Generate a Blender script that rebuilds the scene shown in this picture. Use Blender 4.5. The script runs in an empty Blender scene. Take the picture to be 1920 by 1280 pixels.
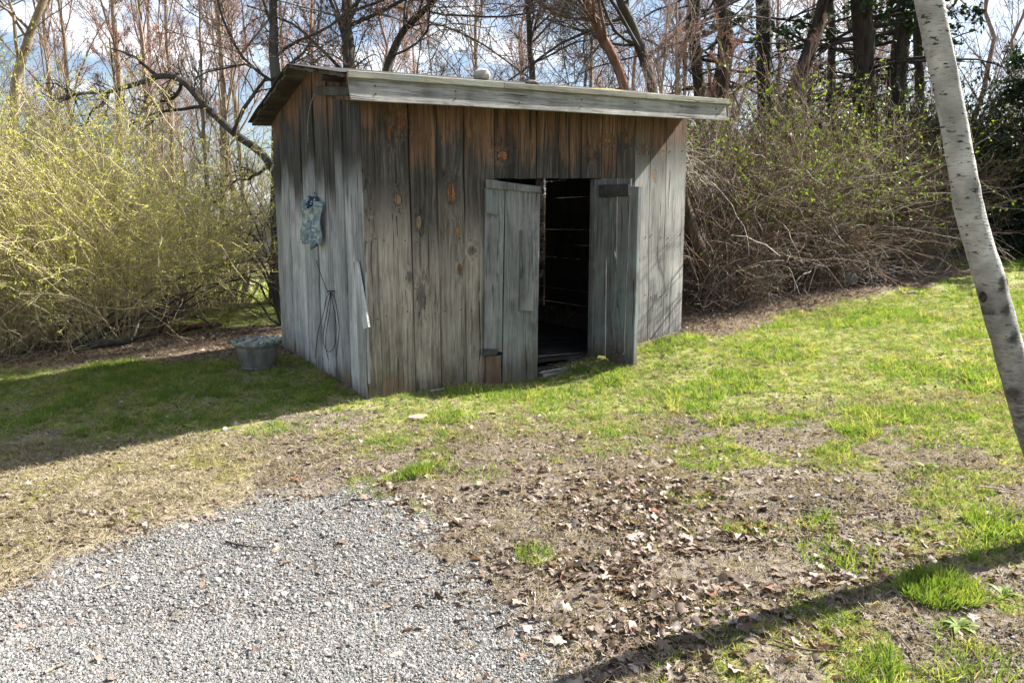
import bpy, math, random
import numpy as np
from mathutils import Vector, Matrix

SC = bpy.context.scene
COL = SC.collection
R = math.radians
rng = np.random.default_rng(7)
random.seed(7)

# ------------------------------------------------------------------ camera, sky, sun, exposure
CAM_Z = 1.55
PITCH = R(8.93)
FPX = 1400.0                                  # focal length in pixels of the 1920 px wide photograph
cam_d = bpy.data.cameras.new('camera')
cam_d.sensor_width = 36.0
cam_d.lens = FPX / 1920 * 36
cam_d.clip_start = 0.05
cam_d.clip_end = 2000
cam = bpy.data.objects.new('camera', cam_d)
COL.objects.link(cam)
cam.location = (0, 0, CAM_Z)
cam.rotation_euler = (math.pi / 2 - PITCH, 0, 0)
SC.camera = cam

# the shed's own axes: x runs along the front to the right, y runs in through the front wall
SA = math.atan2(.514, .858)
SX = Vector((math.cos(SA), math.sin(SA), 0))
SY = Vector((-math.sin(SA), math.cos(SA), 0))
S0 = Vector((-1.23, 6.23, 0))
SUN_TRAVEL = (SX * -.68 + SY * .068 + Vector((0, 0, -.605))).normalized()
SUN_TO = -SUN_TRAVEL

world = bpy.data.worlds.new('World')
SC.world = world
world.use_nodes = True
wn, wl = world.node_tree.nodes, world.node_tree.links
wn.clear()
w_out = wn.new('ShaderNodeOutputWorld')
w_bg = wn.new('ShaderNodeBackground')
w_bg.inputs['Strength'].default_value = .05
w_sky = wn.new('ShaderNodeTexSky')
w_sky.sky_type = 'NISHITA'
w_sky.sun_disc = False
w_sky.sun_elevation = math.asin(SUN_TO.z)
w_sky.sun_rotation = math.atan2(SUN_TO.x, SUN_TO.y)
w_sky.air_density = 1.0
w_sky.dust_density = 1.6
w_sky.ozone_density = 1.6
w_tc = wn.new('ShaderNodeTexCoord')
w_sep = wn.new('ShaderNodeSeparateXYZ')
wl.new(w_tc.outputs['Generated'], w_sep.inputs[0])
w_add = wn.new('ShaderNodeMath'); w_add.operation = 'ADD'; w_add.inputs[1].default_value = .22
wl.new(w_sep.outputs['Z'], w_add.inputs[0])
w_max = wn.new('ShaderNodeMath'); w_max.operation = 'MAXIMUM'; w_max.inputs[1].default_value = .05
wl.new(w_add.outputs[0], w_max.inputs[0])
w_cmb = wn.new('ShaderNodeCombineXYZ')
for _a in 'XY':
    _d = wn.new('ShaderNodeMath'); _d.operation = 'DIVIDE'
    wl.new(w_sep.outputs[_a], _d.inputs[0]); wl.new(w_max.outputs[0], _d.inputs[1])
    wl.new(_d.outputs[0], w_cmb.inputs[_a])
w_ns = wn.new('ShaderNodeTexNoise')
w_ns.inputs['Scale'].default_value = 1.7
w_ns.inputs['Detail'].default_value = 7
w_ns.inputs['Roughness'].default_value = .58
wl.new(w_cmb.outputs[0], w_ns.inputs['Vector'])
w_rp = wn.new('ShaderNodeMapRange')
w_rp.interpolation_type = 'SMOOTHSTEP'
w_rp.inputs['From Min'].default_value = .47
w_rp.inputs['From Max'].default_value = .64
wl.new(w_ns.outputs['Fac'], w_rp.inputs['Value'])
w_mx = wn.new('ShaderNodeMix'); w_mx.data_type = 'RGBA'
w_mx.inputs['B'].default_value = (8.5, 8.7, 9.0, 1)
wl.new(w_rp.outputs[0], w_mx.inputs['Factor'])
wl.new(w_sky.outputs[0], w_mx.inputs['A'])
wl.new(w_mx.outputs['Result'], w_bg.inputs['Color'])
wl.new(w_bg.outputs[0], w_out.inputs[0])

sun_d = bpy.data.lights.new('sun', 'SUN')
sun_d.energy = 5.0
sun_d.angle = R(.53)
sun_d.color = (1, .95, .87)
sun = bpy.data.objects.new('sun', sun_d)
COL.objects.link(sun)
sun.rotation_euler = SUN_TRAVEL.to_track_quat('-Z', 'Y').to_euler()
sun.location = SUN_TO * 60

SC.view_settings.view_transform = 'Standard'
SC.view_settings.look = 'None'
SC.view_settings.gamma = 1
SC.view_settings.exposure = 1.98
SC.view_settings.use_curve_mapping = False
SC.render.engine = 'CYCLES'
SC.cycles.max_bounces = 5
SC.cycles.diffuse_bounces = 3
SC.cycles.use_adaptive_sampling = True
SC.cycles.adaptive_threshold = .025
SC.cycles.glossy_bounces = 2
SC.cycles.transmission_bounces = 4
SC.cycles.transparent_max_bounces = 8
SC.cycles.use_denoising = True

# ------------------------------------------------------------------ measuring helpers
CP, SP = math.cos(PITCH), math.sin(PITCH)

def ray(px, py):
    x, y = (px - 960) / FPX, (640 - py) / FPX
    return Vector((x, CP + y * SP, -SP + y * CP))

def atY(px, py, Y):
    d = ray(px, py)
    return Vector((0, 0, CAM_Z)) + d * (Y / d.y)

def project(X, Y, Z):
    dz = Z - CAM_Z
    dep = Y * CP - dz * SP
    up = Y * SP + dz * CP
    dep = np.maximum(dep, .05)
    return 960 + FPX * X / dep, 640 - FPX * up / dep

def hash2(ix, iy, seed):
    h = (ix.astype(np.int64) * 374761393 + iy.astype(np.int64) * 668265263 + seed * 1442695041) & 0xffffffff
    h = ((h ^ (h >> 13)) * 1274126177) & 0xffffffff
    return ((h ^ (h >> 16)) & 0xffff) / 65535.0

def vnoise(x, y, seed=0):
    x, y = np.asarray(x, float), np.asarray(y, float)
    ix, iy = np.floor(x), np.floor(y)
    fx, fy = x - ix, y - iy
    fx, fy = fx * fx * (3 - 2 * fx), fy * fy * (3 - 2 * fy)
    a, b = hash2(ix, iy, seed), hash2(ix + 1, iy, seed)
    c, d = hash2(ix, iy + 1, seed), hash2(ix + 1, iy + 1, seed)
    return (a * (1 - fx) + b * fx) * (1 - fy) + (c * (1 - fx) + d * fx) * fy

def fnoise(x, y, seed=0, oct=3):
    s, a, t = 0, 1.0, 0
    for k in range(oct):
        s = s + a * vnoise(np.asarray(x) * 2 ** k, np.asarray(y) * 2 ** k, seed + k * 17)
        t += a; a *= .5
    return s / t

def sstep(a, b, x):
    t = np.clip((np.asarray(x, float) - a) / (b - a), 0, 1)
    return t * t * (3 - 2 * t)

def softclip(v, lo, hi, w):
    v = np.asarray(v, float)
    over = np.maximum(v - hi, 0); under = np.maximum(lo - v, 0)
    return np.clip(v, lo, hi) + w * np.tanh(over / w) - w * np.tanh(under / w)

def gz(x, y):
    """height of the ground: a lawn that climbs to the right and away from the driveway"""
    x, y = np.asarray(x, float), np.asarray(y, float)
    z = -.17 + .06 * softclip(x, -5, 6, 2.5) + .052 * softclip(y, -4, 10, 3.0)
    z = z - .125 * np.exp(-((x - .40) ** 2 + (y - 6.75) ** 2) / (2 * .75 ** 2))
    s_, t_ = (x - S0.x) * SX.x + (y - S0.y) * SX.y, (x - S0.x) * SY.x + (y - S0.y) * SY.y
    z = np.where((s_ > .1) & (s_ < 3.5) & (t_ > .16) & (t_ < 2.8), np.minimum(z, -.02), z)      # crawl space under the shed floor
    z = z + .035 * (fnoise(x * .8 + 9, y * .8 + 4, 3) - .5) + .012 * (fnoise(x * 5, y * 5, 8, 2) - .5)
    return z

def gzf(x, y):
    return float(gz(np.array([x]), np.array([y]))[0])

def ghit(px, py):
    d = ray(px, py)
    t = 6.0
    for _ in range(40):
        p = Vector((0, 0, CAM_Z)) + d * t
        t += (p.z - gzf(p.x, p.y)) / max(.05, (.055 - d.z)) * .8
        t = min(max(t, .5), 300)
    p = Vector((0, 0, CAM_Z)) + d * t
    p.z = gzf(p.x, p.y)
    return p

def to_shed(p):
    q = p - S0
    return Vector((q.dot(SX), q.dot(SY), q.z))

def on_front(px, py, yo=0.0):
    """point of the plane y = yo of the shed, in shed axes"""
    o = to_shed(Vector((0, 0, CAM_Z))); d = ray(px, py)
    dl = Vector((d.dot(SX), d.dot(SY), d.z))
    return o + dl * ((yo - o.y) / dl.y)

def on_left(px, py, xo=0.0):
    o = to_shed(Vector((0, 0, CAM_Z))); d = ray(px, py)
    dl = Vector((d.dot(SX), d.dot(SY), d.z))
    return o + dl * ((xo - o.x) / dl.x)

def shed_w(p):
    return S0 + SX * p.x + SY * p.y + Vector((0, 0, p.z))

# ------------------------------------------------------------------ mesh and object helpers
def tag(o, label=None, cat=None, group=None, kind=None):
    if label: o['label'] = label
    if cat: o['category'] = cat
    if group: o['group'] = group
    if kind: o['kind'] = kind
    return o

def empty(name, loc=(0, 0, 0), rz=0, label=None, cat=None, group=None):
    o = bpy.data.objects.new(name, None)
    o.empty_display_size = .1
    COL.objects.link(o)
    o.location = loc
    o.rotation_euler = (0, 0, rz)
    return tag(o, label, cat, group)

def link(name, me, parent=None, loc=None, rot=None):
    o = bpy.data.objects.new(name, me)
    COL.objects.link(o)
    if parent: o.parent = parent
    if loc is not None: o.location = loc
    if rot is not None: o.rotation_euler = rot
    return o

def fast_mesh(name, V, F, mats, mi=None, smooth=True):
    """V (n,3); F list of index arrays (each (m,k) with k = 3 or 4)"""
    V = np.asarray(V, np.float32)
    if not isinstance(F, list): F = [F]
    F = [np.asarray(f, np.int32) for f in F if len(f)]
    me = bpy.data.meshes.new(name)
    me.vertices.add(len(V)); me.vertices.foreach_set('co', V.ravel())
    nl = sum(f.size for f in F); npoly = sum(len(f) for f in F)
    me.loops.add(nl); me.polygons.add(npoly)
    me.loops.foreach_set('vertex_index', np.concatenate([f.ravel() for f in F]))
    tot = np.concatenate([np.full(len(f), f.shape[1], np.int32) for f in F])
    st = np.concatenate([[0], np.cumsum(tot)[:-1]]).astype(np.int32)
    me.polygons.foreach_set('loop_start', st)
    me.polygons.foreach_set('loop_total', tot)
    if mi is not None: me.polygons.foreach_set('material_index', np.asarray(mi, np.int32))
    me.polygons.foreach_set('use_smooth', np.full(npoly, smooth))
    for m in (mats if isinstance(mats, (list, tuple)) else [mats]): me.materials.append(m)
    me.update(calc_edges=True); me.validate()
    return me

def pmesh(name, V, F, mats, smooth=False):
    me = bpy.data.meshes.new(name)
    me.from_pydata([tuple(v) for v in V], [], F)
    for m in (mats if isinstance(mats, (list, tuple)) else [mats]): me.materials.append(m)
    for p in me.polygons: p.use_smooth = smooth
    me.update()
    return me

def tubes(pts, rad, k=4):
    """pts (N,P,3), rad (N,P) -> verts, quads"""
    N, P, _ = pts.shape
    t = np.empty_like(pts)
    t[:, 1:-1] = pts[:, 2:] - pts[:, :-2]; t[:, 0] = pts[:, 1] - pts[:, 0]; t[:, -1] = pts[:, -1] - pts[:, -2]
    t /= np.linalg.norm(t, axis=2, keepdims=True) + 1e-9
    m = t.mean(1); ref = np.where(np.abs(m[:, 2:3]) > .8, np.array([[1., .13, 0]]), np.array([[.05, .1, 1.]]))
    u = np.cross(t, np.broadcast_to(ref[:, None], t.shape)); u /= np.linalg.norm(u, axis=2, keepdims=True) + 1e-9
    w = np.cross(t, u)
    a = np.arange(k) * 2 * math.pi / k
    V = pts[:, :, None] + rad[:, :, None, None] * (u[:, :, None] * np.cos(a)[None, None, :, None] + w[:, :, None] * np.sin(a)[None, None, :, None])
    V = V.reshape(-1, 3)
    n, p, j = np.meshgrid(np.arange(N), np.arange(P - 1), np.arange(k), indexing='ij')
    b = n * P * k + p * k
    j2 = (j + 1) % k
    Q = np.stack([b + j, b + j2, b + k + j2, b + k + j], -1).reshape(-1, 4)
    return V, Q

def join(parts):
    V, F, mi, off = [], [], [], 0
    for (v, f, m) in parts:
        V.append(v); F.append(np.asarray(f) + off); mi.append(np.full(len(f), m)); off += len(v)
    return np.concatenate(V), F, np.concatenate(mi)

def norm(v):
    return v / (np.linalg.norm(v, axis=-1, keepdims=True) + 1e-9)

def grow(start, dirs, lens, r0, r1, P, wob, trop, rg, curl=0):
    N = len(start); pts = np.empty((N, P, 3)); pts[:, 0] = start
    d = norm(dirs); drift = rg.normal(0, wob * .5, (N, 3))
    st = (lens / (P - 1))[:, None]
    for i in range(1, P):
        d = norm(d + rg.normal(0, wob, (N, 3)) + drift + np.asarray(trop) / (P - 1))
        pts[:, i] = pts[:, i - 1] + d * st
    s = np.linspace(0, 1, P)[None] ** .8
    return pts, r0[:, None] * (1 - s) + r1[:, None] * s

def kids(pts, rad, k, t0, t1, a0, a1, lr, rr, rg, taper=.55, minr=.002):
    N, P, _ = pts.shape
    ln = np.linalg.norm(np.diff(pts, axis=1), axis=2).sum(1)
    i = np.repeat(np.arange(N), k)
    t = rg.uniform(t0, t1, N * k); f = t * (P - 1); j = np.minimum(f.astype(int), P - 2); fr = (f - j)[:, None]
    p = pts[i, j] * (1 - fr) + pts[i, j + 1] * fr
    tg = norm(pts[i, j + 1] - pts[i, j])
    pr = norm(np.cross(tg, norm(rg.normal(0, 1, (N * k, 3)))))
    a = np.radians(rg.uniform(a0, a1, N * k))[:, None]
    d = tg * np.cos(a) + pr * np.sin(a)
    L = ln[i] * lr * (1 - taper * t) * rg.uniform(.6, 1.25, N * k)
    pr_ = rad[i, j] * (1 - fr[:, 0]) + rad[i, j + 1] * fr[:, 0]
    return p, d, L, np.maximum(pr_ * rr * rg.uniform(.75, 1.1, N * k), minr)

def quads(c, size, rg, up=None, aspect=.6):
    N = len(c)
    n = norm(rg.normal(0, 1, (N, 3)) + (0 if up is None else np.asarray(up)))
    a = norm(np.cross(n, norm(rg.normal(0, 1, (N, 3))))); b = np.cross(n, a)
    s = (size * rg.uniform(.6, 1.3, N))[:, None] if np.isscalar(size) else size[:, None]
    V = np.stack([c - a * s, c + b * s * aspect + n * s * .15, c + a * s, c - b * s * aspect + n * s * .15], 1).reshape(-1, 3)
    return V, np.arange(N * 4).reshape(-1, 4)

def plank(name, parent, mat, bl, br, tl, tr, inward, thick=.022, rows=6, jit=.003, warp=.004, rg=None, bev=.004):
    """a board given by the four corners of its outer face (parent axes); edges run slightly crooked, corners eased"""
    rg = rg or rng
    bl, br, tl, tr = [np.array(v, float) for v in (bl, br, tl, tr)]
    inn = np.array(inward, float); inn /= np.linalg.norm(inn)
    V, F = [], []
    W = 6
    cup = rg.normal(0, warp)
    for i in range(rows + 1):
        t = i / rows
        l = bl * (1 - t) + tl * t; r = br * (1 - t) + tr * t
        wv = r - l; ww = np.linalg.norm(wv) + 1e-9; wv = wv / ww
        off = inn * (rg.normal(0, warp) * .6)
        l = l + wv * rg.normal(0, jit) + off; r = r - wv * rg.normal(0, jit) + off + inn * cup
        b = min(bev, ww * .25)
        V += [l + inn * thick, l + inn * b, l + wv * b, r - wv * b, r + inn * b, r + inn * thick]
    for i in range(rows):
        a = i * W; c = a + W
        for j in range(W):
            k = (j + 1) % W
            F.append((a + j, a + k, c + k, c + j))
    F.append(tuple(range(W - 1, -1, -1))); F.append(tuple(range(rows * W, rows * W + W)))
    return link(name, pmesh(name, V, F, mat), parent)

def box_mesh(name, x0, x1, y0, y1, z0, z1, mat, b=.004):
    import bmesh
    bm = bmesh.new()
    bmesh.ops.create_cube(bm, size=1)
    for v in bm.verts:
        v.co = Vector((x0 + (v.co.x + .5) * (x1 - x0), y0 + (v.co.y + .5) * (y1 - y0), z0 + (v.co.z + .5) * (z1 - z0)))
    if b > 0:
        bmesh.ops.bevel(bm, geom=bm.edges[:], offset=b, segments=1, affect='EDGES')
    me = bpy.data.meshes.new(name); bm.to_mesh(me); bm.free()
    me.materials.append(mat)
    return me

# ------------------------------------------------------------------ material helpers
class Mat:
    def __init__(s, name):
        s.m = bpy.data.materials.new(name); s.m.use_nodes = True
        s.n, s.l = s.m.node_tree.nodes, s.m.node_tree.links
        s.n.clear()
        s.out = s.n.new('ShaderNodeOutputMaterial')
        s.bsdf = s.n.new('ShaderNodeBsdfPrincipled')
        s.l.new(s.bsdf.outputs[0], s.out.inputs[0])
        s.bsdf.inputs['Roughness'].default_value = .85
        s.bsdf.inputs['Specular IOR Level'].default_value = .25
    def set(s, sock, v):
        if isinstance(v, bpy.types.NodeSocket): s.l.new(v, sock)
        elif isinstance(v, (tuple, list)) and len(v) == 3 and len(sock.default_value) == 4: sock.default_value = (*v, 1)
        else: sock.default_value = v
    def math(s, op, a, b=None, clamp=False):
        n = s.n.new('ShaderNodeMath'); n.operation = op; n.use_clamp = clamp
        s.set(n.inputs[0], a)
        if b is not None: s.set(n.inputs[1], b)
        return n.outputs[0]
    def vmath(s, op, a, b=None, out=0):
        n = s.n.new('ShaderNodeVectorMath'); n.operation = op
        s.set(n.inputs[0], a)
        if b is not None: s.set(n.inputs[1], b)
        return n.outputs[out]
    def coord(s, which='Object'):
        return s.n.new('ShaderNodeTexCoord').outputs[which]
    def sep(s, v):
        n = s.n.new('ShaderNodeSeparateXYZ'); s.set(n.inputs[0], v); return n.outputs
    def comb(s, x, y, z):
        n = s.n.new('ShaderNodeCombineXYZ')
        for i, v in enumerate((x, y, z)): s.set(n.inputs[i], v)
        return n.outputs[0]
    def noise(s, vec, scale=1.0, detail=4, rough=.55, dist=0.0, color=False):
        n = s.n.new('ShaderNodeTexNoise'); s.set(n.inputs['Vector'], vec)
        n.inputs['Scale'].default_value = scale; n.inputs['Detail'].default_value = detail
        n.inputs['Roughness'].default_value = rough; n.inputs['Distortion'].default_value = dist
        return n.outputs['Color' if color else 'Fac']
    def vor(s, vec, scale, feat='F1', out='Distance'):
        n = s.n.new('ShaderNodeTexVoronoi'); n.feature = feat; s.set(n.inputs['Vector'], vec)
        n.inputs['Scale'].default_value = scale
        return n.outputs[out]
    def smooth(s, v, a, b, lo=0.0, hi=1.0):
        n = s.n.new('ShaderNodeMapRange'); n.interpolation_type = 'SMOOTHSTEP'
        s.set(n.inputs['Value'], v)
        if a < b:
            n.inputs['From Min'].default_value = a; n.inputs['From Max'].default_value = b
            n.inputs['To Min'].default_value = lo; n.inputs['To Max'].default_value = hi
        else:
            n.inputs['From Min'].default_value = b; n.inputs['From Max'].default_value = a
            n.inputs['To Min'].default_value = hi; n.inputs['To Max'].default_value = lo
        return n.outputs[0]
    def mix(s, f, a, b, mode='MIX'):
        n = s.n.new('ShaderNodeMix'); n.data_type = 'RGBA'; n.blend_type = mode
        s.set(n.inputs['Factor'], f); s.set(n.inputs['A'], a); s.set(n.inputs['B'], b)
        return n.outputs['Result']
    def ramp(s, f, stops):
        n = s.n.new('ShaderNodeValToRGB'); e = n.color_ramp.elements
        while len(e) < len(stops): e.new(.5)
        for el, (p, c) in zip(e, stops): el.position = p; el.color = (*c, 1)
        s.set(n.inputs[0], f); return n.outputs[0]
    def rand(s):
        return s.n.new('ShaderNodeObjectInfo').outputs['Random']
    def attr(s, name, out='Fac'):
        n = s.n.new('ShaderNodeAttribute'); n.attribute_name = name; return n.outputs[out]
    def bump(s, h, strength=.5, dist=.01):
        n = s.n.new('ShaderNodeBump'); n.inputs['Strength'].default_value = strength; n.inputs['Distance'].default_value = dist
        s.set(n.inputs['Height'], h); s.l.new(n.outputs[0], s.bsdf.inputs['Normal'])
    def color(s, c): s.set(s.bsdf.inputs['Base Color'], c); return s
    def rough(s, v): s.set(s.bsdf.inputs['Roughness'], v); return s
    def translucent(s, col, fac):
        t = s.n.new('ShaderNodeBsdfTranslucent'); s.set(t.inputs[0], col)
        mx = s.n.new('ShaderNodeMixShader'); mx.inputs[0].default_value = fac
        s.l.new(s.bsdf.outputs[0], mx.inputs[1]); s.l.new(t.outputs[0], mx.inputs[2]); s.l.new(mx.outputs[0], s.out.inputs[0])

def flat(name, c, rough=.8, var=.25, scale=30, bump=.2):
    m = Mat(name); p = m.coord()
    n = m.noise(p, scale, 5, .6)
    a = tuple(v * (1 - var) for v in c); b = tuple(min(1, v * (1 + var)) for v in c)
    m.color(m.ramp(n, [(.3, a), (.7, b)])).rough(rough); m.bump(n, bump, .01)
    return m.m

def wood_mat(name, axis=2, stops=((.24, (.045, .043, .042)), (.45, (.15, .145, .14)), (.62, (.25, .245, .235)), (.8, (.36, .355, .34))),
             brown=None, dark=None, foot=None, knots=(), vary=.35, tint=.35, streak=None):
    """weathered board: grain along one axis, checks, blotches; raw brown wood where rain never reached"""
    m = Mat(name); p0 = m.coord('Object'); rd = m.rand()
    off = m.comb(m.math('MULTIPLY', rd, 37.0), m.math('MULTIPLY', rd, 91.0), m.math('MULTIPLY', rd, 53.0))
    p = m.vmath('ADD', p0, off)
    x, y, z = m.sep(p0)
    kw = None; cores = []; rims = []
    kno = m.noise(m.vmath('MULTIPLY', p0, (26, 26, 9)), 1, 3, .6) if knots else None
    for (cx, cz, rx, rz, kind) in knots:
        q = m.vmath('MULTIPLY', m.vmath('SUBTRACT', p0, (cx, 0, cz)), (1 / rx, 0, 1 / rz))
        d = m.math('ADD', m.vmath('LENGTH', q, out=1), m.math('MULTIPLY', m.math('SUBTRACT', kno, .5), 1.3))
        cores.append((m.smooth(d, 1.0, .75), kind)); rims.append(m.smooth(d, 1.45, .95))
        sd = m.math('MULTIPLY', m.math('MULTIPLY', m.smooth(d, 3.2, .4), rx * 1.1), m.math('SIGN', m.sep(q)[0]))
        kw = sd if kw is None else m.math('ADD', kw, sd)
    s1 = [14, 14, 14]; s1[axis] = .9
    wv = m.noise(m.vmath('MULTIPLY', p, (2.2, 2.2, 2.2)), 1, 2, .5, color=True)
    wob = [.05, .05, .05]; wob[axis] = 0
    pw = m.vmath('ADD', p, m.vmath('MULTIPLY', m.vmath('SUBTRACT', wv, (.5, .5, .5)), tuple(wob)))
    if kw is not None: pw = m.vmath('ADD', pw, m.comb(kw, kw, 0.0))
    def G(a, b):
        v = [a, a, a]; v[axis] = b
        return m.vmath('MULTIPLY', pw, tuple(v))
    n1 = m.noise(G(34, 1.1), 1, 7, .68)
    n2 = m.noise(G(150, 5), 1, 4, .6)
    n3 = m.noise(m.vmath('MULTIPLY', p, (3.2, 3.2, 1.5)), 1, 5, .62)
    f = m.math('ADD', m.math('MULTIPLY', n1, .48), m.math('ADD', m.math('MULTIPLY', n2, .2), m.math('MULTIPLY', n3, .32)))
    f = m.math('ADD', m.math('MULTIPLY', m.math('SUBTRACT', f, .5), 1.55), .5)
    c = m.ramp(f, list(stops))
    # algae and lichen tints, board to board variation
    nt = m.noise(p, 2.6, 3, .6)
    c = m.mix(m.math('MULTIPLY', m.smooth(nt, .5, .68), tint), c, (.20, .245, .24))
    c = m.mix(m.math('MULTIPLY', m.smooth(nt, .44, .3), tint), c, (.20, .185, .20))
    v = m.math('ADD', 1 - vary / 2, m.math('MULTIPLY', rd, vary))
    c = m.mix(1.0, c, m.comb(v, v, v), 'MULTIPLY')
    edge = m.math('ADD', m.math('MULTIPLY', m.math('SUBTRACT', n3, .5), .75), m.math('MULTIPLY', m.math('SUBTRACT', n1, .5), .55))
    # board to board: how far down the rain reaches
    rd2 = m.math('FRACT', m.math('MULTIPLY', rd, 17.31))
    zz = m.math('ADD', m.math('ADD', z, edge), m.math('MULTIPLY', m.math('SUBTRACT', rd2, .5), .42))
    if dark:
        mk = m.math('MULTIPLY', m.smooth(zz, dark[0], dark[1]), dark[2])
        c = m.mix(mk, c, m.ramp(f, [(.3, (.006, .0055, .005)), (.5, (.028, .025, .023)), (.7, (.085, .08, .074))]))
    if brown:
        mk = m.smooth(zz, brown[0], brown[1])
        c = m.mix(mk, c, m.ramp(f, [(.3, (.032, .019, .012)), (.5, (.105, .060, .038)), (.72, (.23, .142, .092))]))
    if foot:
        zf = m.math('ADD', z, m.math('MULTIPLY', edge, .6))
        c = m.mix(m.math('MULTIPLY', m.smooth(zf, foot[1], foot[0]), .75), c, m.ramp(nt, [(.35, (.05, .045, .038)), (.5, (.10, .085, .05)), (.62, (.15, .085, .05))]))
    for (k, kind), rim in zip(cores, rims):
        c = m.mix(m.math('MULTIPLY', rim, .5), c, (.03, .026, .024))
        kc = {'o': [(.35, (.05, .024, .012)), (.5, (.20, .09, .04)), (.66, (.40, .20, .095))],
              't': [(.3, (.10, .07, .045)), (.7, (.30, .21, .13))],
              'd': [(.3, (.05, .048, .046)), (.7, (.15, .145, .14))],
              'b': [(.3, (.06, .022, .010)), (.7, (.20, .085, .04))]}[kind]
        kn = m.noise(G(70, 22), 1, 4, .65, 2.0)
        c = m.mix(k, c, m.ramp(kn, kc))
    if streak:
        sk = m.math('MULTIPLY', m.smooth(m.noise(G(30, .45), 1, 5, .7), .53, .64), m.smooth(zz, streak[0], streak[1]))
        c = m.mix(m.math('MULTIPLY', sk, .85), c, (.014, .013, .013))
    # drying checks
    ck = m.math('MULTIPLY', m.smooth(m.noise(G(60, .55), 1, 2, .5), .36, .29), .9)
    c = m.mix(ck, c, (.012, .011, .011))
    m.color(c).rough(.88)
    h = m.math('SUBTRACT', m.math('ADD', m.math('MULTIPLY', n1, .7), m.math('MULTIPLY', n2, .5)), m.math('MULTIPLY', ck, .8))
    m.bump(h, .75, .006)
    return m.m

# ------------------------------------------------------------------ the shed
LEN, DEP = 3.65, 2.92
def knot(px, py, rx, rz, k):
    p = on_front(px, py)
    return (p.x, p.z, rx / 240, rz / 225, k)
KN = [knot(847, 362, 10, 22, 'o'), knot(785, 418, 6, 15, 't'), knot(746, 374, 8, 11, 't'), knot(752, 232, 9, 13, 'b'),
      knot(733, 248, 6, 14, 'b'), knot(943, 292, 13, 9, 'o'), knot(858, 436, 3, 20, 'o'), knot(790, 556, 8, 22, 'd'), knot(769, 520, 6, 10, 'd'),
      knot(685, 374, 7, 20, 'd'), knot(1139, 264, 10, 6, 'o'), knot(1212, 280, 8, 9, 'b'), knot(1238, 330, 5, 14, 'o'), knot(1176, 262, 6, 12, 'b'),
      knot(1108, 286, 7, 13, 'b'), knot(862, 505, 5, 11, 'b'), knot(884, 470, 9, 8, 'd'), knot(1240, 560, 4, 8, 'd')]
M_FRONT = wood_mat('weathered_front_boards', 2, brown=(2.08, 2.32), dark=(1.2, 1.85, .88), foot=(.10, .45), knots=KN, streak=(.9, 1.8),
                   tint=.10, vary=.5,
                   stops=((.28, (.024, .020, .017)), (.43, (.125, .109, .092)), (.56, (.235, .21, .18)), (.73, (.37, .345, .305))))
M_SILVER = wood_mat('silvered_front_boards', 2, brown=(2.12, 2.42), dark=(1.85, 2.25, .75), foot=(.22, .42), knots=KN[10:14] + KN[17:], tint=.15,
                    stops=((.25, (.05, .047, .044)), (.42, (.17, .165, .157)), (.57, (.28, .274, .262)), (.74, (.39, .38, .365))))
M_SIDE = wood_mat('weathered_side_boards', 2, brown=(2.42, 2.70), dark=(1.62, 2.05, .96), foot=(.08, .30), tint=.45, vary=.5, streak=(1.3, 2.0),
                  stops=((.26, (.04, .042, .045)), (.40, (.24, .25, .26)), (.54, (.42, .435, .445)), (.72, (.58, .595, .60))))
M_DOOR = wood_mat('weathered_door_boards', 2, foot=(.18, .50), tint=.6,
                  stops=((.26, (.03, .03, .031)), (.44, (.11, .112, .112)), (.6, (.19, .195, .195)), (.8, (.29, .295, .29))))
M_FASCIA = wood_mat('silvered_fascia_board', 0, tint=.2, vary=.1,
                    stops=((.28, (.035, .033, .031)), (.42, (.14, .136, .13)), (.56, (.27, .264, .252)), (.74, (.44, .43, .41))))
M_TRIM = wood_mat('mossy_trim_strip', 0, tint=.5, vary=.3,
                  stops=((.26, (.06, .058, .045)), (.43, (.17, .165, .135)), (.58, (.27, .262, .22)), (.78, (.38, .37, .32))))
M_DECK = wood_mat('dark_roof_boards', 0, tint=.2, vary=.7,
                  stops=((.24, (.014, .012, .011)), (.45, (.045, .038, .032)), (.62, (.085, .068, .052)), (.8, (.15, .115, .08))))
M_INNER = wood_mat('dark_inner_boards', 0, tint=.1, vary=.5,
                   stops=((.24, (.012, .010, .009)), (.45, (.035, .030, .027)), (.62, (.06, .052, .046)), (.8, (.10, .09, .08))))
M_FELT = flat('black_roofing_felt', (.035, .033, .032), .9, .5, 60)
M_DARKCLEAT = wood_mat('near_black_wood', 0, tint=.1,
                       stops=((.24, (.012, .011, .011)), (.45, (.035, .034, .033)), (.62, (.07, .066, .062)), (.8, (.12, .115, .11))))  # nearly black wood for the small dark parts

shed = empty('shed', S0, SA, 'old weathered board shed with a low gable roof and open double doors', 'shed')
EAVE_Y, RIDGE_Y, BACK_Y = -.262, 1.30, 3.02
def roof_under(x, y):
    t = (y - EAVE_Y) / (RIDGE_Y - EAVE_Y) if y < RIDGE_Y else 1 - (y - RIDGE_Y) / (BACK_Y - RIDGE_Y)
    lo = 2.655 if y < RIDGE_Y else 2.655
    return lo + (2.985 - lo) * t + .029 * x
def wall_y(x):
    return .0 if x < 2.7 else (x - 2.7) * .15  # right end bent back so its boards catch more sun
def ground_s(x, y):
    w = shed_w(Vector((x, y, 0)))
    return gzf(w.x, w.y)

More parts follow.
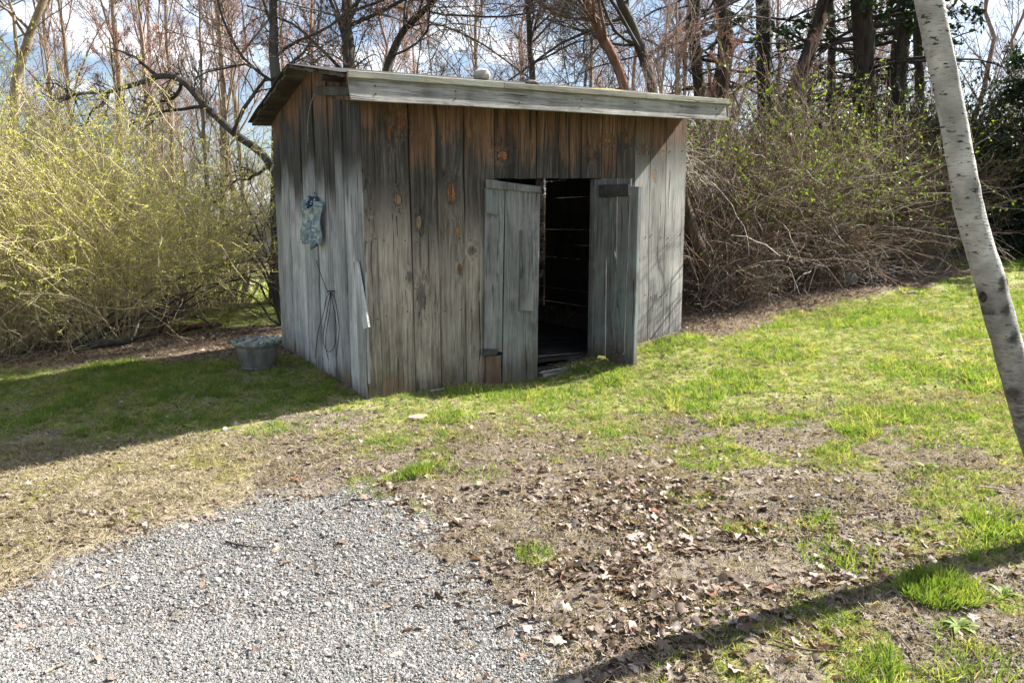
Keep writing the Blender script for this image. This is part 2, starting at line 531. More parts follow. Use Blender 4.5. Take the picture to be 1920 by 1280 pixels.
# front wall boards: (left x, right x) at the foot and at the eave, read off the photograph
fb = [(0.0, .135, .012, .112), (.137, .447, .116, .421), (.451, .690, .425, .680), (.696, .950, .684, .940), (.956, 1.25, .944, 1.244)]
for i, (a, b, c, d) in enumerate(fb):
    z0 = ground_s((a + b) / 2, 0) - .045 + (.012 if i % 2 else -.01)
    a, b, c, d = a + .0005, b - .0005, c + .0005, d - .0005; fo = (.0, .007, -.003, .004, .0)[i]
    o = plank('wall_board', shed, M_FRONT, (a, fo, z0), (b, fo, z0 + .01), (c, fo, 2.66), (d, fo, 2.66), (0, 1, 0), .024, 8, .0022, .003)
tops = [1.248, 1.501, 1.702, 1.952, 2.21, 2.452]
for a, b in zip(tops[:-1], tops[1:]):                                 # short boards over the doorway
    plank('wall_board', shed, M_FRONT, (a + .003, 0, 1.955 + (a - 1.25) * .033 + rng.uniform(-.006, .006)), (b - .003, 0, 1.955 + (b - 1.25) * .033),
          (a + .003, 0, 2.68), (b - .003, 0, 2.68), (0, 1, 0), .024, 4, .0015, .003)
fr = [(2.452, 2.64, 2.455, 2.64), (2.645, 2.935, 2.645, 2.891), (2.941, 3.168, 2.896, 3.121), (3.174, 3.42, 3.126, 3.373), (3.425, 3.735, 3.378, 3.715)]
for i, (a, b, c, d) in enumerate(fr):
    z0 = ground_s((a + b) / 2, .05) - .05
    plank('wall_board', shed, M_SILVER if i > 1 else M_FRONT, (a, wall_y(a), z0), (b, wall_y(b), z0 + .02), (c, wall_y(c), 2.70), (d, wall_y(d), 2.70),
          (-.15, 1, 0) if i > 0 else (0, 1, 0), .024, 8, .002, .003)
# left wall boards run up to the rake
ls = [-.001, .225, .455, .665, .835, 1.0, 1.30, 1.52, 1.757, 2.03, 2.312, 2.60, 2.915]
for i, (a, b) in enumerate(zip(ls[:-1], ls[1:])):
    a2, b2 = a + .002, b - .002
    za = ground_s(0, (a + b) / 2) - .05; xo_ = (0, .008, -.004, .006, .0, .010, -.003, .005, -.005, .007, .0, .006)[i]
    plank('wall_board', shed, M_SIDE, (xo_, b2, za), (xo_, a2, za), (xo_, b2, roof_under(0, b2) + .01), (xo_, a2, roof_under(0, a2) + .01), (1, 0, 0), .024, 8, .0022, .004)
LR = 3.725
# back wall: horizontal boards with gaps that let the daylight through; right wall: upright boards
z = .05
k = 0
while z < 2.55:
    h = random.uniform(.19, .26)
    g = random.choice([.008, .017, .022, .013])
    t0, t1 = rng.uniform(0, .006, 2)
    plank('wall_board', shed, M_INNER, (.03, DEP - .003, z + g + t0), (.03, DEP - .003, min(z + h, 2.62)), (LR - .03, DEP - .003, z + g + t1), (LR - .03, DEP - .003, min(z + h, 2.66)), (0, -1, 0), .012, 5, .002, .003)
    z += h; k += 1
z = .30
while z < 2.62:                                                       # right wall: level boards, daylight between them
    h = random.uniform(.17, .25); g = random.choice([.0, .0015, .004, .002]); t0, t1 = rng.uniform(-.003, .005, 2)
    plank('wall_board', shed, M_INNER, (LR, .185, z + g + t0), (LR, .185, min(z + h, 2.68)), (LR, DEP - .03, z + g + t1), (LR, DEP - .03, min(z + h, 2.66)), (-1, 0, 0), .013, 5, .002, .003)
    z += h
for xx in (.127, .434, .686, .948):                                   # unseen strips added behind the front seams to stop daylight
    light_stop = link('seam_light_stop', box_mesh('seam_light_stop', xx - .022, xx + .022, .036, .05, .12, 2.62, M_INNER, .002), shed)
# inner frame and floor
def beam(name, x0, x1, y0, y1, z0, z1, mat=None):
    return link(name, box_mesh(name, x0, x1, y0, y1, z0, z1, mat or M_INNER, .005), shed)
beam('corner_post', .028, .12, .028, .12, .06, 2.6)
beam('corner_post', LR - .12, LR - .028, .19, .28, .3, 2.66)
beam('door_post', 2.40, 2.448, .027, .11, .16, 1.99, M_DOOR)
beam('door_post', 1.252, 1.30, .027, .11, .09, 1.95, M_DOOR)
beam('door_header', 1.26, 2.44, .03, .12, 2.03, 2.13)
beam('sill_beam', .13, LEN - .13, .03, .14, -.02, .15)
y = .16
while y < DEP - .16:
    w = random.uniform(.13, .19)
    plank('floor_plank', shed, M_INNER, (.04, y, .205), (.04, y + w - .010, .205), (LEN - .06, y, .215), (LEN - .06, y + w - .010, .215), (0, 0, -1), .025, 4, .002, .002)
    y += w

# roof: deck boards run along the ridge, their ends show as the rake; felt, moss, fascia and trim
def deck(y0, y1, n, name='roof_board'):
    ys = np.linspace(y0, y1, n + 1)
    for a, b in zip(ys[:-1], ys[1:]):
        xa = -.205 + rng.normal(0, .014); xb = 3.86 + rng.normal(0, .012)
        g = .003
        plank(name, shed, M_DECK, (xa, b - g, roof_under(xa, b - g)), (xa, a + g, roof_under(xa, a + g)), (xb, b - g, roof_under(xb, b - g)), (xb, a + g, roof_under(xb, a + g)),
              (0, 0, 1), .026, 8, .002, .003)
deck(EAVE_Y, RIDGE_Y - .003, 9)
deck(RIDGE_Y + .003, BACK_Y, 10)
def felt_sheet():
    V, F = [], []
    xs = np.linspace(-.225, 3.875, 22); ys = [EAVE_Y - .012, -.02, .3, .7, 1.0, RIDGE_Y, 1.7, 2.2, 2.6, BACK_Y + .015]
    for lift in (.030, .036):
        for y in ys:
            for x in xs:
                yy = y + (rng.normal(0, .006) if y in (ys[0], ys[-1]) else 0)
                V.append((x + (rng.normal(0, .005) if x in (xs[0], xs[-1]) else 0), yy, roof_under(x, y) + lift + rng.uniform(0, .004)))
    nx, ny = len(xs), len(ys); N = nx * ny
    for j in range(ny - 1):
        for i in range(nx - 1):
            a = j * nx + i
            F.append((N + a, N + a + 1, N + a + nx + 1, N + a + nx)); F.append((a, a + nx, a + nx + 1, a + 1))
    for i in range(nx - 1):
        F.append((i, i + 1, N + i + 1, N + i)); b = (ny - 1) * nx + i; F.append((b, N + b, N + b + 1, b + 1))
    for j in range(ny - 1):
        a = j * nx; F.append((a, N + a, N + a + nx, a + nx)); b = j * nx + nx - 1; F.append((b, b + nx, N + b + nx, N + b))
    return pmesh('roofing_felt', V, F, M_FELT)
link('roofing_felt', felt_sheet(), shed)
fy = EAVE_Y - .006
plank('fascia', shed, M_FASCIA, (-.168, fy - .022, 2.482), (-.178, fy, 2.652), (3.845, fy - .022, 2.600), (3.838, fy, 2.772), (0, 1, 0), .024, 12, .0012, .0012).data.materials[0] = M_FASCIA  # lower edge tilted out so the board catches more sun
xs = [-.185, 1.18, 2.75, 3.865]
for a, b in zip(xs[:-1], xs[1:]):
    plank('trim_strip', shed, M_TRIM, (a + .002, fy - .030, 2.650 + .029 * a), (a + .002, fy - .030, 2.702 + .029 * a), (b - .002, fy - .030, 2.650 + .0295 * b), (b - .002, fy - .030, 2.702 + .0295 * b), (0, 1, 0), .050, 5, .001, .0008)
# end of the plate beam and the small blue-grey cleat under the rake
def side_plank(name, mat, bl, br, tl, tr, xo, thick, **kw):
    return plank(name, shed, mat, *[on_left(*q_, xo=xo) for q_ in (bl, br, tl, tr)], (1, 0, 0), thick, **kw)
side_plank('rafter', M_DARKCLEAT, (590, 178), (590, 162), (654, 181), (654, 163), -.048, .046, rows=3, jit=.001, warp=.001)
side_plank('cleat', M_SIDE, (630, 187), (630, 179), (655, 189), (655, 180), -.075, .07, rows=2, jit=.001, warp=.001)
# lookout blocks under the rake
for yy in (.32,): beam('blocking', -.20, -.005, yy, yy + .035, roof_under(0, yy) - .062, roof_under(0, yy) - .010, M_DECK)

# nail heads on the fascia and along the nailing rows of the front boards
M_NAIL = flat('rusted_nail', (.035, .022, .016), .7, .4, 200, .1)
def nail_mesh():
    n = 8; V = [(.006 * math.cos(i / n * 6.2832), -.002, .006 * math.sin(i / n * 6.2832)) for i in range(n)] + [(.006 * math.cos(i / n * 6.2832), .004, .006 * math.sin(i / n * 6.2832)) for i in range(n)] + [(0, -.004, 0)]
    return pmesh('nail', V, [(i, (i + 1) % n, 2 * n) for i in range(n)] + [(i, n + i, n + (i + 1) % n, (i + 1) % n) for i in range(n)], M_NAIL)
NAIL = nail_mesh()
for xx in (.05, .72, 1.35, 2.0, 2.62, 3.2, 3.70):
    for hh in (.055, .115): link('nail', NAIL, shed, (xx + rng.normal(0, .012), fy - .022 * (1 - hh / .17) - .003, 2.487 + .0295 * xx + hh))
for (a, b, c, d) in fb + fr:
    for zr in (.78, 1.42, 2.3):
        for t_ in (.18, .8):
            q = zr / 2.6; xx = (a + (b - a) * t_) * (1 - q) + (c + (d - c) * t_) * q
            link('nail', NAIL, shed, (xx, wall_y(xx) - .004, zr + rng.normal(0, .015)))

# moss on the roof edge
M_MOSS = Mat('yellow_green_moss'); _p = M_MOSS.coord(); _n = M_MOSS.noise(_p, 40, 5, .65)
M_MOSS.color(M_MOSS.ramp(_n, [(.3, (.07, .06, .02)), (.5, (.19, .17, .05)), (.7, (.32, .22, .09))])); M_MOSS.bump(_n, .8, .02); M_MOSS = M_MOSS.m
def mound(name, x, y, rx, ry, h, seed):
    V, F = [], []; n, mth = 16, 5
    V.append((x, y, roof_under(x, y) + .038 + h))
    for j in range(1, mth + 1):
        for i in range(n):
            a = i / n * 2 * math.pi; r = j / mth
            q = 1 + .35 * (float(vnoise(np.array([a * 1.6 + seed]), np.array([j * .7]), seed)[0]) - .5)
            xx, yy = x + rx * r * q * math.cos(a), y + ry * r * q * math.sin(a)
            V.append((xx, yy, roof_under(xx, yy) + .034 + h * (1 - r * r) * random.uniform(.7, 1.2)))
    for i in range(n): F.append((0, 1 + i, 1 + (i + 1) % n))
    for j in range(mth - 1):
        for i in range(n):
            a = 1 + j * n + i; b = 1 + j * n + (i + 1) % n
            F.append((a, a + n, b + n, b))
    return link(name, pmesh(name, V, F, M_MOSS, True), shed)
mound('moss', 2.45, -.10, .36, .12, .028, 3)
mound('moss', 3.0, -.12, .25, .09, .018, 5)
mound('moss', 1.95, -.08, .2, .1, .018, 9)

# left door, ajar and sagging: planks, a patch board, a top rail, a cut cleat and a dark strip for the shaded gap
dl = empty('door', (0, 0, 0)); dl.parent = shed
DA = Vector((1.145, -.034, 0)); DB = Vector((1.72, -.17, 0))
DU = (DB - DA).normalized(); DN = Vector((-DU.y, DU.x, 0))            # DN points into the shed
def on_door(px, py, A=DA, U=DU, lift=0.0):
    nrm = Vector((-U.y, U.x, 0)); o = to_shed(Vector((0, 0, CAM_Z))); d = ray(px, py)
    d_l = Vector((d.dot(SX), d.dot(SY), d.z)); A2 = A - nrm * lift
    return o + d_l * ((A2 - o).dot(nrm) / d_l.dot(nrm))
def door_plank(name, parent, mat, bl, br, tl, tr, A=DA, U=DU, lift=0.0, thick=.024, **kw):
    nrm = Vector((-U.y, U.x, 0))
    P = [on_door(*q, A=A, U=U, lift=lift) for q in (bl, br, tl, tr)]
    return plank(name, parent, mat, *P, nrm, thick, **kw)
M_DOORFOOT = wood_mat('rusty_brown_door_foot', 2, tint=.2, stops=((.25, (.035, .024, .018)), (.45, (.10, .068, .048)), (.62, (.16, .11, .08)), (.8, (.22, .17, .13))))
door_plank('plank', dl, M_DOOR, (907, 655), (941, 660), (910, 352), (946, 352), rows=6, jit=.0015, warp=.001)
door_plank('plank', dl, M_DOORFOOT, (911, 729), (940, 728), (910, 668), (941, 666), rows=3, jit=.003, warp=.001)
door_plank('plank', dl, M_DOOR, (942, 728), (1007, 722), (948, 350), (1013, 354), rows=8, jit=.0015, warp=.001)
door_plank('patch_board', dl, M_DOOR, (974, 582), (1000, 583), (976, 432), (1002, 433), lift=.020, thick=.019, rows=3, jit=.001, warp=.0005)
door_plank('top_rail', dl, M_DOOR, (912, 353), (911, 336), (1016, 362), (1015, 350), lift=.026, thick=.025, rows=4, jit=.001, warp=.0005)
door_plank('cleat', dl, M_DOOR, (911, 398), (934, 405), (911, 354), (934, 356), lift=.024, thick=.023, rows=2, jit=.001, warp=.0005)
door_plank('cleat', dl, M_DARKCLEAT, (905, 667), (933, 664), (906, 654), (933, 655), lift=.020, thick=.019, rows=2, jit=.002, warp=.0005)  # dark strip coloured in as the shade of the gap between planks

# right door, swung open at a right angle: its inner face with brace and cleat, foot rotted to a curve
dr = empty('door', (0, 0, 0)); dr.parent = shed
EA = Vector((2.438, -.006, 0)); EU = Vector((.10, -1, 0)).normalized()
def erp(name, mat, bl, br, tl, tr, lift=0.0, thick=.022, **kw):
    nrm = Vector((-EU.y, EU.x, 0)); P = [on_door(*q, A=EA, U=EU, lift=lift) for q in (bl, br, tl, tr)]
    return plank(name, dr, mat, *P, nrm, thick, **kw)
erp('plank', M_DOOR, (1113, 664), (1134, 668), (1119, 336), (1138, 335), rows=6, jit=.001, warp=.0006)
erp('plank', M_DOOR, (1135, 669), (1152, 682), (1139, 335), (1157, 335), rows=6, jit=.001, warp=.0006)
erp('plank', M_DOOR, (1153, 683), (1168, 698), (1158, 335), (1182, 335), rows=6, jit=.001, warp=.0006)
erp('edge_plank', M_DOOR, (1169, 699), (1187, 699), (1182, 350), (1197, 350), lift=.010, thick=.045, rows=6, jit=.001, warp=.0006)
erp('brace', M_DOOR, (1152, 660), (1165, 662), (1126, 372), (1144, 372), lift=.022, thick=.021, rows=5, jit=.001, warp=.0005)
erp('top_cleat', M_DARKCLEAT, (1122, 370), (1122, 347), (1178, 367), (1178, 345), lift=.024, thick=.023, rows=3, jit=.001, warp=.0005)
erp('foot_cleat', M_DOORFOOT, (1148, 682), (1148, 660), (1168, 694), (1168, 664), lift=.022, thick=.021, rows=2, jit=.001, warp=.0005)

# loose slat nailed across the corner and a splinter beside it
_a, _b, _c, _d = [on_left(*q, xo=-.03) for q in ((681, 617), (690, 613), (661, 492), (669, 489))]
plank('loose_slat', shed, M_SIDE, _a, _b, _c, _d, (1, 0, 0), .02, 5, .003, .002)
# threshold boards lying in the doorway
plank('threshold', shed, M_FASCIA, (1.70, -.04, .135), (1.70, -.15, .135), (2.05, -.03, .16), (2.05, -.13, .16), (0, 0, -1), .03, 3, .004, .003)
plank('threshold', shed, M_FASCIA, (2.06, -.03, .165), (2.06, -.10, .165), (2.38, -.02, .19), (2.38, -.08, .19), (0, 0, -1), .03, 3, .004, .003)

# ------------------------------------------------------------------ things on and beside the shed
M_ROCK = flat('pale_field_stone', (.34, .32, .29), .9, .4, 14, .8)
def rock(name, loc, sx, sy, sz, seed, mat, label=None, cat='stone', sub=2, group=None):
    import bmesh
    bm = bmesh.new(); bmesh.ops.create_icosphere(bm, subdivisions=sub, radius=1)
    rg = np.random.default_rng(seed); ax = norm(rg.normal(0, 1, (7, 3))); dd = rg.uniform(.55, .85, 7)
    for v in bm.verts:
        c = np.array(v.co)
        for a, q in zip(ax, dd):
            t = c @ a
            if t > q: c = c - a * (t - q) * .85
        v.co = Vector((c[0] * sx, c[1] * sy, c[2] * sz))
    me = bpy.data.meshes.new(name); bm.to_mesh(me); bm.free(); me.materials.append(mat)
    o = link(name, me, None, loc, (0, 0, seed * .7))
    if label: tag(o, label, cat, group)
    return o
def roof_pt(x, y): return shed_w(Vector((x, y, roof_under(x, y) + .036)))
rock('stone', roof_pt(1.06, -.12) + Vector((0, 0, .055)), .078, .06, .07, 4, M_ROCK, 'pale round stone resting on the front edge of the shed roof')
rock('stone', roof_pt(1.68, .05) + Vector((0, 0, .02)), .07, .05, .032, 9, flat('dark_field_stone', (.12, .115, .11), .9, .4, 14, .8), 'small dark flat stone on the roof, right of the pale one')

# cable coil on its nail
M_CABLE = flat('black_cable', (.012, .012, .013), .5, .3, 40, .05)
M_RUST = flat('rusty_iron', (.12, .05, .03), .8, .5, 40, .4)
def tube_path(pts, r, n=40, k=6):
    """smooth tube through control points"""
    P = np.array([list(p) for p in pts], float)
    t = np.linspace(0, len(P) - 1, n); i = np.minimum(t.astype(int), len(P) - 2); f = (t - i)[:, None]
    p0 = P[np.maximum(i - 1, 0)]; p1 = P[i]; p2 = P[i + 1]; p3 = P[np.minimum(i + 2, len(P) - 1)]
    q = .5 * (2 * p1 + (p2 - p0) * f + (2 * p0 - 5 * p1 + 4 * p2 - p3) * f ** 2 + (3 * p1 - p0 - 3 * p2 + p3) * f ** 3)
    rr = np.full((1, n), r) if np.isscalar(r) else np.interp(t, np.arange(len(r)), r)[None]
    return tubes(q[None], rr, k)
coil = empty('cable_coil', shed_w(on_left(622, 546)), 0, 'thin black cable hung in long loops on the shed side wall', 'cable')
def wall_path(px, xo=-.022): return [shed_w(on_left(a, b, xo - .006 * (i % 3))) for i, (a, b) in enumerate(px)]
def cable(name, px, r=.0034, n=50):
    V, F = tube_path(wall_path(px), r, n); V = V - np.array(coil.location)
    return link(name, fast_mesh(name, V, F, M_CABLE), coil)
cable('loop', [(620, 547), (612, 560), (606, 590), (598, 615), (593, 650), (591, 672)])
cable('loop', [(620, 547), (614, 580), (608, 612), (606, 640), (613, 657), (622, 657), (629, 640), (630, 605), (624, 570), (620, 547)])
cable('loop', [(620, 547), (628, 560), (633, 590), (636, 615), (634, 640), (630, 668)])
cable('loop', [(620, 547), (618, 585), (612, 620), (611, 650), (616, 676)])
cable('strand', [(593, 488), (600, 510), (608, 532), (615, 548)])
_n = wall_path([(626, 546), (618, 545), (614, 548)], -.02)
V, F = tube_path([wall_path([(626, 546)], .01)[0]] + _n, .006, 12); link('nail', fast_mesh('nail', V - np.array(coil.location), F, M_CABLE), coil)

# thin bent wire under the gable
V, F = tube_path(wall_path([(593, 172), (584, 190), (579, 215), (577, 245), (578, 268)], -.03), .0045, 30)
o = link('bent_wire', fast_mesh('bent_wire', V - np.array(V.mean(0)), F, flat('dull_wire', (.22, .21, .19), .6, .3, 30, .1)), None, V.mean(0)); tag(o, 'thin bent grey wire hanging high on the shed side wall', 'wire')

# printed cloth bag on the side wall
m = Mat('printed_blue_cloth'); p = m.coord(); n = m.noise(p, 14, 3, .6); n2 = m.noise(m.vmath('ADD', p, (3, 1, 7)), 32, 2, .5); vz = m.sep(p)[2]
c = m.mix(m.smooth(n, .46, .58), (.12, .19, .235), (.24, .31, .325)); c = m.mix(m.math('MULTIPLY', m.smooth(n2, .57, .62), .7), c, (.48, .50, .48))
c = m.mix(m.math('MULTIPLY', m.smooth(m.noise(p, 9, 2, .5), .58, .66), .4), c, (.38, .36, .2)); m.color(c).rough(.8); m.bump(n2, .2, .004); M_CLOTH = m.m
m = Mat('navy_dotted_cloth'); p = m.coord(); v = m.vor(p, 42); m.color(m.mix(m.smooth(v, .26, .2), (.018, .035, .075), (.5, .52, .55))).rough(.8); M_NAVY = m.m
bag = empty('cloth_bag', shed_w(on_left(590, 365)), 0, 'faded blue printed cloth bag hanging on the shed side wall', 'bag')
def cloth(name, tl, tr, bl, br, mat, depth, nu=10, nv=14, ph=0.0):
    A = [shed_w(on_left(*q, xo=-.03)) for q in (tl, tr, bl, br)]; out = -SX
    V, F = [], []
    for j in range(nv + 1):
        for i in range(nu + 1):
            u, v = i / nu, j / nv
            q = (A[0] * (1 - u) + A[1] * u) * (1 - v) + (A[2] * (1 - u) + A[3] * u) * v
            q = q + out * (depth * math.sin(math.pi * min(1, u * 1.05)) * (.35 + .65 * v) + .020 * math.sin(u * 11 + ph + v * 2.5) + .010 * math.sin(v * 9 + u * 4)) + Vector((0, 0, .026 * math.sin(u * 8 + ph) * v * v))
            V.append(q - bag.location)
    for j in range(nv):
        for i in range(nu):
            a = j * (nu + 1) + i; F.append((a, a + 1, a + nu + 2, a + nu + 1))
    me = pmesh(name, V, F, mat, True); o = link(name, me, bag)
    md = o.modifiers.new('thickness', 'SOLIDIFY'); md.thickness = .003
    return o
cloth('pouch', (571, 377), (590, 368), (567, 450), (588, 455), M_CLOTH, .05)
cloth('pouch', (592, 374), (606, 380), (593, 466), (605, 458), M_CLOTH, .075, ph=2)
cloth('flap', (582, 366), (594, 370), (586, 386), (594, 388), M_NAVY, .07, 6, 6, 1)
V, F = tube_path([shed_w(on_left(590, 362, .0)), shed_w(on_left(590, 363, -.03)), shed_w(on_left(589, 361, -.045))], .004, 8)
link('nail', fast_mesh('nail', V - np.array(bag.location), F, M_RUST), bag)

# half-barrel planter with a scalloped rim and round stones in it
PL = ghit(484, 688); PL.z = gzf(PL.x, PL.y)
m = Mat('grey_planter'); p = m.coord(); n = m.noise(m.vmath('MULTIPLY', p, (9, 9, 3)), 1, 5, .6)
m.color(m.ramp(n, [(.3, (.09, .085, .078)), (.5, (.17, .162, .15)), (.7, (.25, .24, .22))])).rough(.75); m.bump(n, .3, .01); M_POT = m.m
m = Mat('green_stained_rim'); p = m.coord(); n = m.noise(p, 26, 4, .6)
m.color(m.ramp(n, [(.3, (.08, .10, .085)), (.5, (.22, .26, .235)), (.7, (.42, .45, .42))])).rough(.7); M_RIM = m.m
pot = empty('planter', PL, .3, 'grey tapered tub planter with a scalloped rim beside the shed corner', 'planter')
def lathe(name, prof, mat, parent, n=36, wob=None):
    V, F = [], []
    for j, (r, z) in enumerate(prof):
        for i in range(n):
            a = i / n * 2 * math.pi; rr, zz = (r, z) if wob is None else wob(r, z, a, j)
            V.append((rr * math.cos(a), rr * math.sin(a), zz))
    for j in range(len(prof) - 1):
        for i in range(n):
            a = j * n + i; b = j * n + (i + 1) % n
            F.append((a, b, b + n, a + n))
    return link(name, pmesh(name, V, F, mat, True), parent)
body = lathe('body', [(.001, -.02), (.150, -.02), (.155, 0), (.198, .17), (.226, .262), (.214, .262), (.19, .17), (.15, .05), (.001, .05)], M_POT, pot)
lathe('base_ring', [(.150, -.01), (.166, -.005), (.168, .018), (.157, .024)], M_POT, pot)
def scal(r, z, a, j): return (r, z + (.030 * abs(math.sin(a * 9)) if j in (2, 3) else 0))
lathe('scalloped_rim', [(.220, .238), (.238, .24), (.252, .276), (.244, .278), (.222, .252)], M_RIM, pot, 108, scal)
link('soil', pmesh('soil', [(.2 * math.cos(i / 20 * 6.2832), .2 * math.sin(i / 20 * 6.2832), .212) for i in range(20)] + [(0, 0, .235)], [(i, (i + 1) % 20, 20) for i in range(20)], flat('potting_soil', (.03, .024, .018))), pot)
SHELL = [flat('shell_grey', (.36, .35, .33), .6, .2, 12), flat('shell_pink', (.36, .30, .28), .6, .2, 12), flat('shell_green', (.26, .33, .25), .6, .3, 12), flat('shell_white', (.56, .57, .53), .5, .2, 12)]
spots = [(-.14, -.06, .045, 0, 'smooth grey stone at the left end inside the grey tub planter'), (-.04, -.10, .045, 1, 'smooth pinkish stone at the front inside the grey tub planter'),
         (.06, -.09, .042, 3, 'smooth white stone at the front inside the grey tub planter'), (-.07, .04, .055, 1, 'largest pinkish stone heaped in the middle of the tub planter'),
         (.03, .05, .05, 0, 'round grey stone heaped in the middle of the tub planter'), (.12, .02, .045, 2, 'mottled green stone at the right inside the tub planter'),
         (.10, .12, .04, 2, 'small green stone at the back inside the tub planter'), (.15, -.04, .036, 3, 'small white stone at the right rim of the tub planter')]
for i, (x, y, r, k, lab) in enumerate(spots):
    c_, s_ = math.cos(.3), math.sin(.3)
    rock('rounded_stone', PL + Vector((x * c_ - y * s_, x * s_ + y * c_, .228 + r * .55)), r * 1.1, r, r * .85, 20 + i, SHELL[k], lab, 'stone', 2, 'stones in the tub planter')

# ------------------------------------------------------------------ ground: one sheet, with what grows and lies where
def in_poly(x, y, poly):
    """signed distance to a polygon, positive inside"""
    P = np.array(poly, float); n = len(P)
    d = np.full(np.shape(x), 1e9); ins = np.zeros(np.shape(x), bool)
    for i in range(n):
        a, b = P[i], P[(i + 1) % n]; e = b - a
        t = np.clip(((x - a[0]) * e[0] + (y - a[1]) * e[1]) / (e @ e), 0, 1)
        d = np.minimum(d, np.hypot(x - a[0] - t * e[0], y - a[1] - t * e[1]))
        c = ((a[1] > y) != (b[1] > y)) & (x < (b[0] - a[0]) * (y - a[1]) / (b[1] - a[1] + 1e-12) + a[0])
        ins ^= c
    return np.where(ins, d, -d)
_gp = [ghit(a, b) for a, b in ((-260, 1240), (0, 1095), (110, 1045), (210, 1010), (340, 962), (450, 930), (560, 912), (660, 915), (740, 940), (815, 990), (860, 1040), (960, 1100), (1030, 1170), (1075, 1280))]
GRAVEL = [(p.x, p.y) for p in _gp] + [(.35, 1.0), (.4, -6), (-9, -6), (-6, 1.2)]
LAWN_PX = np.array([(-400, 880), (0, 815), (250, 800), (430, 812), (600, 800), (800, 775), (1000, 785), (1150, 790), (1300, 765), (1450, 735), (1600, 740), (1750, 770), (1920, 800), (2400, 830)], float)

def masks(x, y):
    z = gz(x, y); yy = np.maximum(y, .9)
    px, py = project(x, yy, z)
    n1 = fnoise(x * 1.6 + 3, y * 1.6, 21, 4); n2 = fnoise(x * 4.1, y * 4.1 + 8, 33, 3); n3 = fnoise(x * .9 + 31, y * .9, 55, 3)
    gravel = sstep(-.22, .30, in_poly(x, y, GRAVEL) + (n2 - .5) * .6 + (n1 - .5) * .3)
    d = py - np.interp(px, LAWN_PX[:, 0], LAWN_PX[:, 1]) + (n1 - .5) * 150 + (n2 - .5) * 60
    lawn = sstep(70, -45, d)
    # patchy new grass on the worn ground to the right
    right = sstep(1080, 1420, px) * sstep(640, 800, py)
    patch = right * sstep(.475, .61, n1 * .55 + n2 * .45 + .06 * sstep(1400, 1850, px)) * .85
    mid = sstep(520, 760, px) * sstep(1500, 1300, px) * sstep(1060, 860, py) * sstep(.50, .64, n2 * .5 + n1 * .5) * .6
    grass = np.maximum(lawn, np.maximum(patch, mid))
    # leaf litter: under the brush on the right, under the shrubs on the left, and drifted across the worn strip
    s = (x - S0.x) * SX.x + (y - S0.y) * SX.y; t = (x - S0.x) * SY.x + (y - S0.y) * SY.y
    brushd = t + .22 - .05 * (s - 4.5) + (n1 - .5) * .6
    brush = sstep(-.25, .25, brushd) * sstep(3.55, 3.85, s) * sstep(11.5, 8.5, s)
    leftd = y - (8.15 - .10 * (x + 4)) + (n1 - .5) * 1.0
    left = sstep(-.25, .35, leftd) * sstep(10.6, 9.9, y + (n1 - .5) * .6) * sstep(-1.9, -2.6, x - .35 * (y - 8.5)) * sstep(-9.5, -8, x)
    drift = np.exp(-(((px - 1190) / 330) ** 2 + ((py - 1060) / 130) ** 2)) * .95
    drift = drift + np.exp(-(((px - 1150) / 330) ** 2 + ((py - 1180) / 110) ** 2)) * .5 + np.exp(-(((px - 1680) / 150) ** 2 + ((py - 1060) / 50) ** 2)) * .6
    drift = drift + .55 * np.exp(-(((py - 880) / 75) ** 2)) * sstep(420, 640, px) * sstep(1500, 1150, px) + .3 * np.exp(-(((py - 960) / 70) ** 2)) * sstep(520, 250, px)
    drift = drift * sstep(.30, .62, n2 * .6 + n1 * .4)
    litter = np.clip(np.maximum(np.maximum(brush, left), drift), 0, 1) * (1 - .8 * gravel)
    grass = grass * (1 - np.maximum(brush, left)) * (1 - gravel)
    far = np.maximum(sstep(10.2, 11.0, y + (n1 - .5)) * (x < 0), sstep(10.5, 11.5, s))
    grass = np.maximum(grass, far * (1 - brush))
    straw = sstep(600, 350, px) * sstep(790, 850, py) * (1 - gravel)
    moss = np.exp(-(((px - 1500) / 190) ** 2 + ((py - 1180) / 55) ** 2)) * 1.2 + straw * .9 * sstep(.4, .66, n1) + .8 * sstep(.55, .7, n3) * lawn
    moss = np.clip(moss * sstep(.28, .6, n2), 0, 1) * (1 - gravel)
    shed_in = (s > .0) & (s < LEN) & (t > .0) & (t < DEP)
    grass = np.where(shed_in, 0, grass); moss = np.where(shed_in, 0, moss); litter = np.where(shed_in, 0, litter)
    return gravel, grass, litter, moss, straw

def axis_lines(lo, hi, step, far):
    v = list(np.arange(lo, hi + 1e-6, step)); s = step; a = hi
    while a < far: s *= 1.22; a += s; v.append(a)
    s = step; a = lo
    while a > -far: s *= 1.22; a -= s; v.insert(0, a)
    return np.array(v)
gx, gy = axis_lines(-7, 7.5, .065, 420), axis_lines(.8, 12.5, .065, 420)
GX, GY = np.meshgrid(gx, gy); fx, fy_ = GX.ravel(), GY.ravel()
a_grav, a_grass, a_lit, a_moss, a_straw = masks(fx, fy_)
a_near = 1
Zg = gz(fx, fy_)
nx, ny = len(gx), len(gy)
ii, jj = np.meshgrid(np.arange(nx - 1), np.arange(ny - 1))
b = (jj * nx + ii).ravel()
m = Mat('earth_and_turf'); p = m.coord('Object')
ag, al, am, av, ast = m.attr('grass'), m.attr('litter'), m.attr('moss'), m.attr('gravel'), m.attr('straw')
nA, nB, nC = m.noise(p, 3.2, 6, .62), m.noise(p, 26, 5, .65), m.noise(p, 120, 4, .65)
nm = m.math('ADD', m.math('MULTIPLY', nA, .3), m.math('ADD', m.math('MULTIPLY', nB, .4), m.math('MULTIPLY', nC, .3)))
